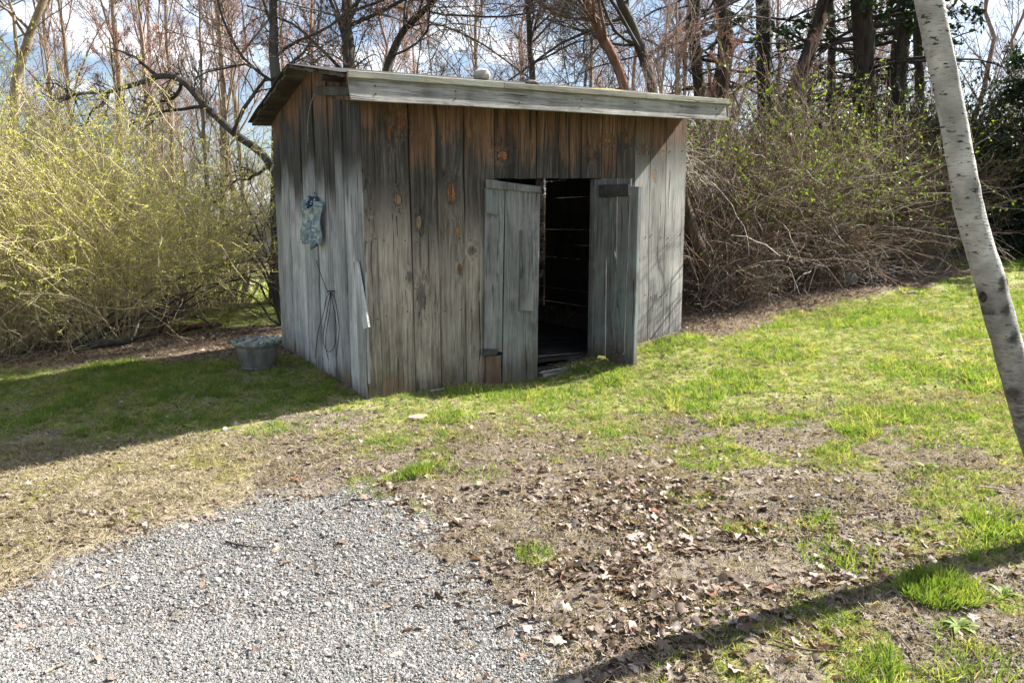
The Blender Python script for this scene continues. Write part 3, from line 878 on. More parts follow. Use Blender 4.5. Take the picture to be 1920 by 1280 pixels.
earth = m.ramp(nm, [(.36, (.034, .027, .021)), (.46, (.105, .086, .067)), (.55, (.19, .16, .13)), (.66, (.31, .27, .225))])
strawc = m.ramp(nm, [(.32, (.11, .09, .055)), (.48, (.25, .21, .135)), (.62, (.37, .32, .215)), (.75, (.47, .42, .30))])
turf = m.ramp(nm, [(.34, (.06, .058, .02)), (.47, (.17, .18, .05)), (.58, (.28, .285, .095)), (.70, (.40, .385, .17))])
mossc = m.ramp(nm, [(.32, (.06, .065, .012)), (.5, (.19, .19, .03)), (.68, (.34, .30, .07))])
litc = m.ramp(nm, [(.32, (.035, .024, .017)), (.5, (.12, .083, .06)), (.68, (.27, .20, .155))])
grv = m.ramp(nm, [(.34, (.075, .072, .067)), (.5, (.165, .159, .15)), (.66, (.26, .252, .238))])
def jag(v, k=.55): return m.smooth(m.math('ADD', v, m.math('MULTIPLY', m.math('SUBTRACT', nm, .5), k * 3)), .3, .7)
c = m.mix(jag(ast), earth, strawc); c = m.mix(jag(ag), c, turf); c = m.mix(jag(am), c, mossc); c = m.mix(jag(al), c, litc); c = m.mix(jag(av), c, grv)
m.color(c).rough(.95); m.bss = 0
m.bump(m.math('ADD', m.math('MULTIPLY', nB, .7), m.math('MULTIPLY', nC, .5)), .9, .02)
M_GROUND = m.m
me = fast_mesh('ground', np.stack([fx, fy_, Zg], 1), np.stack([b, b + 1, b + nx + 1, b + nx], 1), M_GROUND)
for nme, arr in (('grass', a_grass), ('litter', a_lit), ('moss', a_moss), ('gravel', a_grav), ('straw', a_straw)):
    me.attributes.new(nme, 'FLOAT', 'POINT').data.foreach_set('value', arr.astype(np.float32))
ground = tag(link('ground', me), 'sloping yard of worn turf, bare earth and leaf litter', 'ground', None, 'structure')

# ------------------------------------------------------------------ scattering (one object of kind stuff, placed by geometry nodes)
def scatter(name, pts, rot, scl, idx, variants, label, cat):
    tc = bpy.data.collections.new(name + '_pieces')
    for i, v in enumerate(variants): tc.objects.link(bpy.data.objects.new('%s_%02d' % (name, i), v))
    me = bpy.data.meshes.new(name); me.vertices.add(len(pts)); me.vertices.foreach_set('co', np.asarray(pts, np.float32).ravel())
    a = me.attributes.new('rot', 'FLOAT_VECTOR', 'POINT'); a.data.foreach_set('vector', np.asarray(rot, np.float32).ravel())
    a = me.attributes.new('scl', 'FLOAT', 'POINT'); a.data.foreach_set('value', np.asarray(scl, np.float32))
    a = me.attributes.new('idx', 'INT', 'POINT'); a.data.foreach_set('value', np.asarray(idx, np.int32))
    o = link(name, me)
    ng = bpy.data.node_groups.new(name, 'GeometryNodeTree')
    ng.interface.new_socket('Geometry', in_out='INPUT', socket_type='NodeSocketGeometry')
    ng.interface.new_socket('Geometry', in_out='OUTPUT', socket_type='NodeSocketGeometry')
    N, L = ng.nodes, ng.links
    gi, go = N.new('NodeGroupInput'), N.new('NodeGroupOutput')
    ci = N.new('GeometryNodeCollectionInfo'); ci.inputs['Collection'].default_value = tc
    ci.inputs['Separate Children'].default_value = True; ci.inputs['Reset Children'].default_value = True
    ip = N.new('GeometryNodeInstanceOnPoints'); ip.inputs['Pick Instance'].default_value = True
    def na(nm, ty):
        q = N.new('GeometryNodeInputNamedAttribute'); q.data_type = ty; q.inputs['Name'].default_value = nm
        return [s for s in q.outputs if s.enabled and s.name == 'Attribute'][0]
    e2r = N.new('FunctionNodeEulerToRotation'); L.new(na('rot', 'FLOAT_VECTOR'), e2r.inputs[0])
    L.new(gi.outputs[0], ip.inputs['Points']); L.new(ci.outputs[0], ip.inputs['Instance'])
    L.new(na('idx', 'INT'), ip.inputs['Instance Index']); L.new(e2r.outputs[0], ip.inputs['Rotation']); L.new(na('scl', 'FLOAT'), ip.inputs['Scale'])
    L.new(ip.outputs[0], go.inputs[0])
    md = o.modifiers.new('scatter', 'NODES'); md.node_group = ng
    return tag(o, label, cat, None, 'stuff')

def candidates(n, y0, y1, rg, margin=1.6):
    """ground points in the part of the yard the camera looks over, evenly spread"""
    y = np.sqrt(rg.uniform(y0 ** 2, y1 ** 2, n)); x = rg.uniform(-1, 1, n) * (.72 * y + margin)
    return x, y

# --- grass
def blades_mesh(name, rg, n, h, spread, mat, w=.0026, lean=.45):
    base = np.zeros((n, 3)); a = rg.uniform(0, 6.283, n); r = spread * np.sqrt(rg.uniform(0, 1, n))
    base[:, 0], base[:, 1] = r * np.cos(a), r * np.sin(a)
    hh = h * rg.uniform(.45, 1.15, n)
    dirs = np.stack([rg.normal(0, lean, n) + .5 * np.cos(a) * r / spread * lean, rg.normal(0, lean, n) + .5 * np.sin(a) * r / spread * lean, np.ones(n)], 1)
    pts, _ = grow(base, dirs, hh, hh, hh, 4, .10, (0, 0, -.45), rg)
    side = norm(np.cross(dirs, rg.normal(0, 1, (n, 3))))
    wd = w * np.array([1, .9, .62, .05])
    V = np.stack([pts - side[:, None] * wd[None, :, None], pts + side[:, None] * wd[None, :, None]], 2).reshape(-1, 3)
    k, q = np.meshgrid(np.arange(n), np.arange(3), indexing='ij'); b = (k * 8 + q * 2).ravel()
    return fast_mesh(name, V, np.stack([b, b + 1, b + 3, b + 2], 1), mat)
def grass_mat(name, stops, tr):
    m = Mat(name); r = m.rand(); z = m.sep(m.coord('Object'))[2]
    c = m.ramp(r, stops); m.color(c).rough(.6); m.translucent(m.mix(1.0, c, (1.25, 1.2, .55), 'MULTIPLY'), tr); return m.m
M_GRASS = grass_mat('spring_grass', [(.0, (.085, .155, .028)), (.35, (.14, .235, .042)), (.7, (.225, .30, .07)), (.88, (.33, .35, .13)), (1, (.42, .37, .20))], .5)
M_STRAW = grass_mat('dead_grass', [(.0, (.14, .112, .075)), (.5, (.27, .225, .155)), (1, (.44, .39, .29))], .3)
rg = np.random.default_rng(101)
GV = [blades_mesh('grass_tuft', rg, 16, .05, .035, M_GRASS) for _ in range(4)] + [blades_mesh('grass_tuft', rg, 22, .085, .04, M_GRASS) for _ in range(2)]
SV = [blades_mesh('straw_tuft', rg, 12, .06, .05, M_STRAW, .0022, 1.6) for _ in range(4)]
def lay(x, y, keep): return np.stack([x[keep], y[keep], gz(x[keep], y[keep]) - .004], 1)
P_, I_, S_ = [], [], []
for (n, y0, y1, s0) in ((56000, 2.0, 5.2, 1.0), (72000, 5.2, 9.5, 1.05), (24000, 9.5, 17, 1.5)):
    x, y = candidates(n, y0, y1, rg); g = masks(x, y)[1]
    keep = rg.uniform(0, 1, n) < g * (.62 if y0 > 4 else .7)
    q = lay(x, y, keep); P_.append(q); k = len(q)
    lush = g[keep]
    I_.append(np.where(rg.uniform(0, 1, k) < .12, rg.integers(4, 6, k), rg.integers(0, 4, k)))
    S_.append(s0 * rg.uniform(.4, 1.05, k) * (.65 + .3 * lush) * (.75 + .6 * sstep(.45, .7, fnoise(q[:, 0] * 2.2, q[:, 1] * 2.2, 44, 3))))
P_ = np.concatenate(P_); I_ = np.concatenate(I_); S_ = np.concatenate(S_); N_ = len(P_)
scatter('lawn_grass', P_, np.stack([rg.normal(0, .12, N_), rg.normal(0, .12, N_), rg.uniform(0, 6.28, N_)], 1), S_, I_, GV, 'short green spring grass growing over the yard', 'grass')
P_, S_ = [], []
for (n, y0, y1, s0) in ((78000, 2.0, 5.5, .85), (42000, 5.5, 10, 1.0)):
    x, y = candidates(n, y0, y1, rg); gr, g, l, mo, st = masks(x, y)
    keep = rg.uniform(0, 1, n) < np.clip(.36 + .3 * st + .12 * g, 0, 1) * (1 - .93 * gr) * (.4 + fnoise(x * 2.3, y * 2.3, 77, 3))
    q = lay(x, y, keep); P_.append(q); S_.append(s0 * rg.uniform(.5, 1.1, len(q)))
P_ = np.concatenate(P_); S_ = np.concatenate(S_); N_ = len(P_)
scatter('dead_grass', P_, np.stack([rg.normal(0, .2, N_), rg.normal(0, .2, N_), rg.uniform(0, 6.28, N_)], 1), S_, rg.integers(0, 4, N_), SV, 'dry straw-coloured grass lying over the worn ground', 'grass')

# --- dead leaves
m = Mat('dead_leaf'); r = m.rand(); p = m.coord('Object'); n = m.noise(p, 45, 4, .6)
c = m.ramp(r, [(.0, (.05, .036, .028)), (.25, (.13, .097, .075)), (.5, (.22, .174, .14)), (.75, (.34, .285, .24)), (.94, (.47, .42, .375)), (1, (.22, .10, .06))])
c = m.mix(m.math('MULTIPLY', m.smooth(n, .4, .7), .45), c, (.10, .068, .05)); m.color(c).rough(.75); m.bump(n, .3, .004)
m.translucent(m.mix(1.0, c, (1.2, .95, .6), 'MULTIPLY'), .22); M_LEAF = m.m
def leaf_mesh(name, seed, kind):
    """kinds: 0 oval, 1 lobed, 2 rolled up, 3 torn flat piece"""
    rg = np.random.default_rng(seed); nu, nv = 9, 4; V, F = [], []
    cu, tw = rg.normal(0, 1.2), rg.normal(0, .8); cv = rg.uniform(.3, 2.5) * rg.choice([-1, 1])
    roll = rg.uniform(5, 9) if kind == 2 else cv
    ph, wd = rg.uniform(0, 6), rg.uniform(.24, .40)
    for i in range(nu + 1):
        t = i / nu
        w = math.sin(math.pi * min(1, t * .95 + .03)) ** .75 * wd
        if kind == 1: w *= 1.1 * (1 + .5 * math.cos(t * math.pi * 5 + .4))
        if kind == 3: w = wd * (.75 + .35 * math.sin(t * 7 + ph)) * (1 if 0 < t < 1 else .5)
        for j in range(-nv // 2, nv // 2 + 1):
            u = j / (nv / 2); x = t - .5; s_ = u * w * (1 + .18 * math.sin(t * 23 + ph + u * 3))
            a = s_ * roll
            y = math.sin(a) / roll if abs(roll) > .05 else s_
            zc = (1 - math.cos(a)) / roll + .25 * cu * x * x + tw * x * s_ + .022 * math.sin(13 * x + 8 * s_ + seed) + .012 * math.sin(31 * x - 17 * s_)
            V.append((x * rg.uniform(.96, 1.04), y, zc))
    k = nv + 1
    for i in range(nu):
        for j in range(nv):
            a = i * k + j; F.append((a, a + 1, a + k + 1, a + k))
    zs = min(v[2] for v in V); V = [(a * .07, b_ * .07, (c_ - zs) * .06) for a, b_, c_ in V]
    if kind < 2:                                                     # the stalk
        n0 = len(V); st = Vector(V[2]); e = st + Vector((-.022, rg.normal(0, .006), .004)); d_ = Vector((0, .0009, 0))
        V += [tuple(st + d_), tuple(st - d_), tuple(e - d_), tuple(e + d_)]; F.append((n0, n0 + 1, n0 + 2, n0 + 3))
    return pmesh(name, V, F, M_LEAF, True)
LV = [leaf_mesh('dead_leaf', 300 + i, (0, 1, 3, 2, 1, 0, 3, 1, 2, 3)[i]) for i in range(10)]
rg = np.random.default_rng(202); P_, S_ = [], []
for (n, y0, y1, f) in ((92000, 1.9, 4.2, .52), (66000, 4.2, 7.2, .45), (36000, 7.2, 13, .72)):
    x, y = candidates(n, y0, y1, rg); gr, g, l, mo, st = masks(x, y)
    keep = rg.uniform(0, 1, n) < (l * f + .030 * (1 - .75 * gr) + .02 * st)
    q = lay(x, y, keep); q[:, 2] += .004 + .018 * l[keep] * rg.uniform(0, 1, len(q)); P_.append(q)
    S_.append((.24 + .72 * rg.uniform(0, 1, len(q)) ** 2.0) * (1.0 if y0 < 5 else .95))
P_ = np.concatenate(P_); S_ = np.concatenate(S_)
rot = np.stack([rg.normal(0, .38, len(P_)), rg.normal(0, .38, len(P_)), rg.uniform(0, 6.28, len(P_))], 1)
px, py = project(P_[:, 0], P_[:, 1], P_[:, 2])
inview = (px > 8) & (px < 1912) & (py < 1272) & (P_[:, 1] < 6)
size = np.where(inview, S_ / P_[:, 1], 0); big = np.zeros(len(P_), bool); big[np.argsort(-size)[:290]] = True
LI = rg.integers(0, 10, len(P_))
for k in np.nonzero(big)[0]:                                        # the leaves that show largest, one by one
    o = link('dead_leaf', LV[LI[k]], ground); o.location = P_[k]; o.rotation_euler = rot[k]; o.scale = (S_[k],) * 3
scatter('leaf_litter', P_[~big], rot[~big], S_[~big], LI[~big], LV, 'brown and pale dead leaves littering the ground', 'leaf litter')

# --- gravel of the driveway
m = Mat('crushed_stone'); r = m.rand(); p = m.coord('Object'); n = m.noise(p, 90, 3, .6)
c = m.ramp(r, [(.0, (.085, .084, .082)), (.25, (.155, .152, .148)), (.6, (.21, .206, .198)), (.85, (.265, .258, .247)), (.97, (.36, .35, .335)), (1, (.22, .12, .08))])
c = m.mix(m.math('MULTIPLY', m.smooth(n, .45, .7), .3), c, (.13, .13, .13)); m.color(c).rough(.85); M_STONE = m.m
def stone_mesh(name, seed):
    import bmesh
    rg = np.random.default_rng(seed); bm = bmesh.new(); bmesh.ops.create_icosphere(bm, subdivisions=1, radius=1)
    ax = norm(rg.normal(0, 1, (8, 3))); dd = rg.uniform(.45, .8, 8); sc = np.array([1, rg.uniform(.6, .95), rg.uniform(.4, .7)])
    for v in bm.verts:
        q = np.array(v.co)
        for a, d_ in zip(ax, dd):
            t = q @ a
            if t > d_: q = q - a * (t - d_)
        v.co = Vector(q * sc * .01)
    me = bpy.data.meshes.new(name); bm.to_mesh(me); bm.free(); me.materials.append(M_STONE); return me
STV = [stone_mesh('gravel_stone', 400 + i) for i in range(8)]
rg = np.random.default_rng(303); P_, S_ = [], []
for (n, y0, y1, s0) in ((330000, 1.7, 2.9, .40), (230000, 2.9, 4.8, .50)):
    x, y = candidates(n, y0, y1, rg, 1.2); gr, g, l, mo, st = masks(x, y)
    keep = rg.uniform(0, 1, n) < np.maximum(gr ** 1.6 * (.55 + .45 * sstep(.3, .6, fnoise(x * 1.3, y * 1.3, 66, 3))), .015 * (1 - g))
    q = lay(x, y, keep); q[:, 2] += .006; P_.append(q); S_.append(s0 * np.exp(rg.normal(-.08, .52, len(q))))
P_ = np.concatenate(P_); S_ = np.clip(np.concatenate(S_), .4, 2.6); N_ = len(P_)
px, py = project(P_[:, 0], P_[:, 1], P_[:, 2])
size = np.where((px > 5) & (px < 1915) & (py < 1275), S_ / P_[:, 1], 0); big = np.zeros(N_, bool); big[np.argsort(-size)[:120]] = True
rot = rg.uniform(0, 6.28, (N_, 3)) * np.array([.12, .12, 1]); SI = rg.integers(0, 8, N_)
for k in np.nonzero(big)[0]:
    o = link('pebble', STV[SI[k]], ground); o.location = P_[k]; o.rotation_euler = rot[k]; o.scale = (S_[k],) * 3
scatter('driveway_gravel', P_[~big], rot[~big], S_[~big], SI[~big], STV, 'grey crushed stone gravel of the driveway', 'gravel')

# --- crumbs of soil and bark on the worn ground
m = Mat('soil_crumb'); r = m.rand(); m.color(m.ramp(r, [(.0, (.03, .022, .016)), (.4, (.10, .075, .055)), (.8, (.22, .175, .135)), (1, (.36, .31, .26))])).rough(.95); M_CRUMB = m.m
CV = []
for i in range(5):
    c_ = stone_mesh('soil_crumb', 500 + i); c_.materials.clear(); c_.materials.append(M_CRUMB); CV.append(c_)
rg = np.random.default_rng(404); P_, S_ = [], []
for (n, y0, y1, s0) in ((120000, 1.8, 4.0, .55), (72000, 4.0, 7.5, .8)):
    x, y = candidates(n, y0, y1, rg, 1.2); gr, g, l, mo, st = masks(x, y)
    keep = rg.uniform(0, 1, n) < np.clip(.75 - .6 * g - .4 * mo, .04, 1) * (1 - .75 * gr) * sstep(.3, .6, fnoise(x * 3, y * 3, 91, 3))
    q = lay(x, y, keep); q[:, 2] += .005; P_.append(q); S_.append(s0 * np.exp(rg.normal(-.1, .5, len(q))))
P_ = np.concatenate(P_); S_ = np.clip(np.concatenate(S_), .15, 2.0); N_ = len(P_)
scatter('soil_crumbs', P_, rg.uniform(0, 6.28, (N_, 3)), S_, rg.integers(0, 5, N_), CV, 'brown crumbs of soil and bark on the worn ground', 'soil')

# ------------------------------------------------------------------ trees, shrubs and brush
def bark_mat(name, a, b, scale=9, stretch=.25, bump=.8, lich=None):
    m = Mat(name); p = m.coord('Object'); q = m.vmath('MULTIPLY', p, (1, 1, stretch))
    n = m.noise(q, scale, 6, .68); n2 = m.noise(p, 2.2, 3, .6)
    c = m.ramp(n, [(.33, a), (.66, b)])
    if lich: c = m.mix(m.math('MULTIPLY', m.smooth(n2, .52, .66), .6), c, lich)
    m.color(c).rough(.9); m.bump(n, bump, .02); return m.m
B_DARK = bark_mat('dark_grey_bark', (.028, .025, .022), (.10, .09, .08), lich=(.13, .14, .12))
B_PINE = bark_mat('pine_bark', (.018, .014, .012), (.075, .06, .052))
B_TAN = bark_mat('tan_bark', (.14, .105, .078), (.33, .265, .205))  # pale tan is the bark's own colour
B_RED = bark_mat('reddish_bark', (.07, .036, .024), (.22, .12, .08))
T_GREY = bark_mat('grey_twigs', (.07, .06, .054), (.19, .165, .145), 4)
T_PINK = bark_mat('pinkish_twigs', (.16, .105, .09), (.34, .255, .22), 4)
T_TAN = bark_mat('tan_stems', (.30, .25, .15), (.56, .49, .32), 4)
T_BROWN = bark_mat('brown_canes', (.065, .040, .028), (.21, .145, .105), 4)
T_PALE = bark_mat('pale_dead_canes', (.14, .118, .098), (.40, .355, .31), 4)
T_DARK = bark_mat('dark_twigs', (.020, .017, .014), (.075, .065, .055), 4)
def leafy(name, stops, tr=.4):
    m = Mat(name); n = m.noise(m.coord('Object'), 7, 3, .7); c = m.ramp(n, stops); m.color(c).rough(.55)
    m.translucent(m.mix(1.0, c, (1.2, 1.15, .6), 'MULTIPLY'), tr); return m.m
L_YELLOW = leafy('young_yellow_green_leaves', [(.3, (.30, .33, .06)), (.55, (.47, .48, .11)), (.75, (.60, .58, .20))])
L_GREEN = leafy('young_green_leaves', [(.3, (.07, .12, .015)), (.55, (.15, .22, .03)), (.75, (.27, .33, .06))])
L_DULL = leafy('dull_evergreen_leaves', [(.3, (.018, .028, .008)), (.55, (.045, .06, .016)), (.75, (.095, .11, .032))], .2)
L_NEEDLE = leafy('pine_needles', [(.3, (.008, .020, .008)), (.55, (.022, .05, .018)), (.75, (.05, .09, .035))], .15)
L_RED = leafy('red_maple_buds', [(.3, (.20, .07, .06)), (.55, (.32, .14, .12)), (.75, (.44, .24, .20))], .25)

def levels(pts, rad, spec, rg):
    out = []
    for L in spec:
        p, d, ln, r = kids(pts, rad, L['k'], L.get('t0', .2), L.get('t1', 1), L.get('a0', 30), L.get('a1', 65), L['lr'], L.get('rr', .6), rg, L.get('taper', .55), L.get('minr', .004))
        d = d + np.asarray(L.get('bias', (0, 0, 0)))
        ln = np.maximum(ln, L.get('minl', .15))
        pts, rad = grow(p, d, ln, r, np.maximum(r * L.get('tip', .3), L.get('minr', .004) * .8), L['P'], L.get('wob', .12), L.get('trop', (0, 0, .2)), rg)
        out.append((pts, rad, L.get('s', 3)))
    return out

def tree(name, label, trunk, r0, r1, spec, seed, bark, twig, buds=None, group='bare trees behind the shed', nlimb=1, wobble=.02, cat='tree', trunk_sides=9):
    """trunk: world points from the foot upward"""
    rg = np.random.default_rng(seed)
    T = np.array([list(p) for p in trunk], float); base = T[0].copy(); T = T - base
    n = 22; t = np.linspace(0, len(T) - 1, n); i = np.minimum(t.astype(int), len(T) - 2); f = (t - i)[:, None]
    q = T[i] * (1 - f) + T[i + 1] * f
    q[1:-1] = (q[:-2] + 2 * q[1:-1] + q[2:]) / 4
    ln = np.linalg.norm(T[-1]); q[2:] += np.cumsum(rg.normal(0, wobble * ln / n, (n, 3)), 0)[2:] * np.array([1, 1, 0])
    s = np.linspace(0, 1, n); rad = (r0 + (r1 - r0) * s) * (1 + .35 * np.exp(-s * 22)) * rg.uniform(.94, 1.06, n)
    pts, rad = q[None], rad[None]
    lv = levels(pts, rad, spec, rg)
    root = empty(name, base, 0, label, cat, group)
    parts = [(*tubes(pts, rad, trunk_sides), 0)] + [(*tubes(*a[:2], max(a[2], 5)), 0) for a in lv[:nlimb]]
    V, F, mi = join(parts); link('trunk', fast_mesh(name + '_trunk', V, F, [bark], mi), root)
    parts = [(*tubes(*a), 0) for a in lv[nlimb:]]
    if buds:
        cnt, size, bm_, lo = buds
        pp = np.concatenate([a[0][:, 1:].reshape(-1, 3) for a in lv[-2:]])
        c = pp[rg.integers(0, len(pp), cnt)] + rg.normal(0, .03, (cnt, 3)); c = c[c[:, 2] > lo]
        parts.append((*quads(c, size, rg), 1))
    V, F, mi = join(parts)
    link('crown', fast_mesh(name + '_crown', V, F, [twig] + ([buds[2]] if buds else []), mi), root)
    return root

def copy_tree(o, loc, rz, sc, label, group=None):
    c = o.copy(); COL.objects.link(c); c.location = loc; c.rotation_euler = (0, 0, rz); c.scale = (sc, sc, sc); c['label'] = label
    if group: c['group'] = group
    for ch in list(o.children):
        d = ch.copy(); COL.objects.link(d); d.parent = c
    return c

def foot(px, Y, py=600):
    p = atY(px, py, Y); return Vector((p.x, Y, gzf(p.x, Y) - .05))
def up(px, Y, pyA, pyB=None, pxB=None):
    return atY(px, pyA, Y)

SPREAD = [dict(k=12, t0=.22, t1=.98, a0=35, a1=75, lr=.5, rr=.40, P=9, wob=.13, trop=(0, 0, .5), s=5, minr=.02, taper=.6),
          dict(k=9, t0=.12, t1=1, a0=30, a1=70, lr=.5, rr=.5, P=7, wob=.16, trop=(0, 0, .1), s=4, minr=.009),
          dict(k=8, t0=.1, t1=1, a0=30, a1=75, lr=.5, rr=.55, P=5, wob=.16, trop=(0, 0, .1), s=3, minr=.005),
          dict(k=3, t0=.1, t1=1, a0=25, a1=70, lr=.5, rr=.6, P=4, wob=.15, s=3, minr=.0035, minl=.25)]
BROOM = [dict(k=16, t0=.15, t1=.98, a0=18, a1=42, lr=.42, rr=.45, P=8, wob=.07, trop=(0, 0, .55), s=4, minr=.016),
         dict(k=9, t0=.1, t1=1, a0=20, a1=48, lr=.45, rr=.5, P=6, wob=.09, trop=(0, 0, .4), s=3, minr=.008),
         dict(k=8, t0=.1, t1=1, a0=20, a1=55, lr=.5, rr=.55, P=4, wob=.1, trop=(0, 0, .3), s=3, minr=.005)]
PINEB = [dict(k=21, t0=.10, t1=.98, a0=72, a1=104, lr=.26, rr=.26, P=8, wob=.10, trop=(0, 0, -.15), s=4, minr=.016, taper=.25, tip=.25),
         dict(k=6, t0=.2, t1=1, a0=30, a1=70, lr=.42, rr=.5, P=5, wob=.14, trop=(0, 0, -.1), s=3, minr=.007),
         dict(k=4, t0=.1, t1=1, a0=30, a1=75, lr=.5, rr=.6, P=4, wob=.15, s=3, minr=.0045, minl=.2)]

# dark trunks straight behind the roof
tree('maple_tree', 'slim dark trunk rising behind the gable of the shed roof', [foot(520, 13), up(518, 13, 140), up(514, 13, 0), up(525, 13, -500)], .11, .04, SPREAD, 11, B_DARK, T_GREY, (5000, .022, L_RED, 3))
tree('maple_tree', 'thick dark trunk behind the left end of the fascia, limbs spreading right', [foot(660, 13.5), up(655, 13.5, 130), up(648, 13.5, 0), up(640, 13.5, -420)], .14, .06,
     [dict(SPREAD[0], k=16, t0=.16, bias=(.45, -.1, 0))] + SPREAD[1:], 12, B_DARK, T_GREY, (6000, .02, L_RED, 3))
tree('maple_tree', 'dark limbed tree rising behind the middle of the roof', [foot(720, 14.5), up(716, 14.5, 140), up(745, 14.5, 60), up(830, 14.5, -20), up(900, 14.5, -420)], .10, .03, SPREAD, 13, B_DARK, T_GREY, (3500, .02, L_RED, 3))
tree('leaning_tree', 'reddish trunk leaning left behind the right half of the roof', [foot(1235, 12), up(1175, 12, 150), up(1120, 12, 40), up(1085, 12, -40), up(1010, 12, -420)], .09, .04, SPREAD, 14, B_RED, T_GREY)
tree('leaning_tree', 'grey trunk leaning left just right of the reddish one', [foot(1255, 12.6), up(1222, 12.6, 150), up(1190, 12.6, 60), up(1150, 12.6, -20), up(1090, 12.6, -420)], .11, .05, SPREAD, 15, B_DARK, T_GREY)
tree('slender_tree', 'thin bare tree with drooping twigs behind the middle of the roof', [foot(1010, 15), up(1000, 15, 150), up(985, 15, -40), up(990, 15, -400)], .08, .03,
     [dict(SPREAD[0], k=15, trop=(0, 0, -.3)), dict(SPREAD[1], trop=(0, 0, -.5)), dict(SPREAD[2], trop=(0, 0, -.6)), SPREAD[3]], 16, B_DARK, T_PINK, (2500, .02, L_RED, 3))
# pines on the right
pine_px = [((1312, 170), (1300, 60), (1308, -40), 16, .12, 'thin crooked dark trunk above the right end of the roof'),
           ((1352, 180), (1368, 80), (1350, -40), 16.5, .17, 'dark pine trunk bending above the right corner of the roof'),
           ((1432, 200), (1428, 80), (1425, -40), 17, .17, 'straight dark pine trunk just right of the roof corner'),
           ((1478, 195), (1515, 90), (1548, -30), 16, .15, 'dark trunk leaning right among the pines'),
           ((1622, 190), (1618, 80), (1612, -40), 16, .22, 'thickest dark pine trunk left of the birch'),
           ((1678, 170), (1690, 70), (1705, -40), 16.5, .19, 'dark pine trunk next to the birch, right of the thickest one'),
           ((1560, 180), (1562, 90), (1560, -40), 20, .10, 'thin far pine trunk between the leaning one and the thickest one'),
           ((1722, 150), (1716, 60), (1726, -40), 19, .11, 'thin pine trunk half hidden behind the birch')]
for i, (a, b_, c_, Y, r, lab) in enumerate(pine_px):
    tree('pine_tree', lab, [foot(a[0], Y), up(*[a[0], Y, a[1]]), up(b_[0], Y, b_[1]), up(c_[0], Y, c_[1]), up(c_[0], Y, -420)], r * 1.12, r * .8, PINEB, 30 + i, B_PINE, T_DARK,
         (2600, .07, L_NEEDLE, 4.5) if i in (2, 4, 7) else None, 'pine trunks behind the brush')
def conifer(name, label, base, h, spread, seed, n=46, cnt=26000):
    rg = np.random.default_rng(seed)
    T = [base, base + Vector((.1, 0, h * .5)), base + Vector((0, .1, h))]
    spec = [dict(k=n, t0=.06, t1=.97, a0=75, a1=105, lr=spread / h, rr=.25, P=8, wob=.06, trop=(0, 0, -.25), s=4, minr=.014, taper=.7),
            dict(k=11, t0=.15, t1=1, a0=35, a1=65, lr=.38, rr=.5, P=5, wob=.08, trop=(0, 0, -.25), s=3, minr=.006)]
    root = tree(name, label, T, .16, .03, spec, seed, B_PINE, T_DARK, None, 'evergreens at the right edge')
    cr = [o for o in root.children if o.name.startswith('crown')][0]
    P = np.empty(len(cr.data.vertices) * 3, np.float32); cr.data.vertices.foreach_get('co', P); P = P.reshape(-1, 3)
    c = P[rg.integers(0, len(P), cnt)] + rg.normal(0, .05, (cnt, 3)) + np.array([0, 0, -.03])
    V, F = quads(c, .075, rg, (0, 0, .6), .22)
    link('foliage', fast_mesh(name + '_foliage', V, F, L_NEEDLE), root)
    return root
conifer('evergreen_tree', 'dark evergreen tree at the upper right corner, right of the birch', Vector((11.3, 16.5, gzf(11.3, 16.5))), 11, 3.6, 51)
conifer('evergreen_tree', 'dark drooping evergreen near the right edge, low branches over the lawn', Vector((9.9, 13.6, gzf(9.9, 13.6))), 5.2, 2.9, 52, 60, 30000)

# paler trees on the left
t1 = tree('broom_tree', 'tan trunk with upright twigs above the yellow shrub', [foot(228, 20), up(224, 20, 150), up(212, 20, 0), up(200, 20, -330)], .10, .035, BROOM, 61, B_TAN, T_PINK, (2500, .017, L_RED, 4))
t2 = tree('broom_tree', 'bare tree with forked tan limbs at the upper left corner', [foot(35, 17), up(30, 17, 160), up(62, 17, 60), up(110, 17, -60), up(140, 17, -400)], .12, .05, [dict(SPREAD[0], k=12)] + SPREAD[1:], 62, B_TAN, T_GREY)
t3 = tree('bud_tree', 'bare maple hazy with red buds left of the shed roof', [foot(420, 17), up(412, 17, 150), up(400, 17, 0), up(395, 17, -360)], .07, .03, BROOM, 63, B_TAN, T_PINK, (9000, .018, L_RED, 2.5))
lay2 = [(t3, 330, 21, 1.05, 'red-budded maple rising between the tan trunk and the roof'), (t1, 120, 24, 1.0, 'slender upright bare tree left of the tan trunk'),
        (t3, 480, 23, 1.1, 'far red-budded tree behind the gable of the roof'), (t3, 180, 23, 1.1, 'far red-budded tree above the yellow shrub, behind the tan trunk'), (t3, 540, 26, 1.2, 'farthest red-budded tree, behind the slim dark trunk'),
        (t3, 590, 19, .95, 'red-budded maple between the two dark trunks behind the roof'), (t1, 300, 26, 1.1, 'far upright bare tree right of the tan trunk'),
        (t1, 470, 15.5, .62, 'short twiggy sapling left of the shed gable'),
        (t3, 260, 15, .5, 'short pinkish sapling above the yellow shrub'), (t1, 390, 13.2, .45, 'small bare sapling low beside the curved limb'), (t1, -20, 21, 1.0, 'bare upright tree cut by the left edge')]
for k, (o, px, Y, s, lab) in enumerate(lay2):
    copy_tree(o, foot(px, Y), k * 1.3 + .4, s, lab)
lay3 = [(t1, 880, 22, 'far bare tree behind the roof, right of the dark limbed tree'), (t3, 800, 25, 'far red-budded tree behind the middle of the roof'), (t1, 1090, 23, 'far bare tree behind the reddish leaning trunk'),
        (t1, 1260, 25, 'far bare tree between the leaning trunks and the pines')]
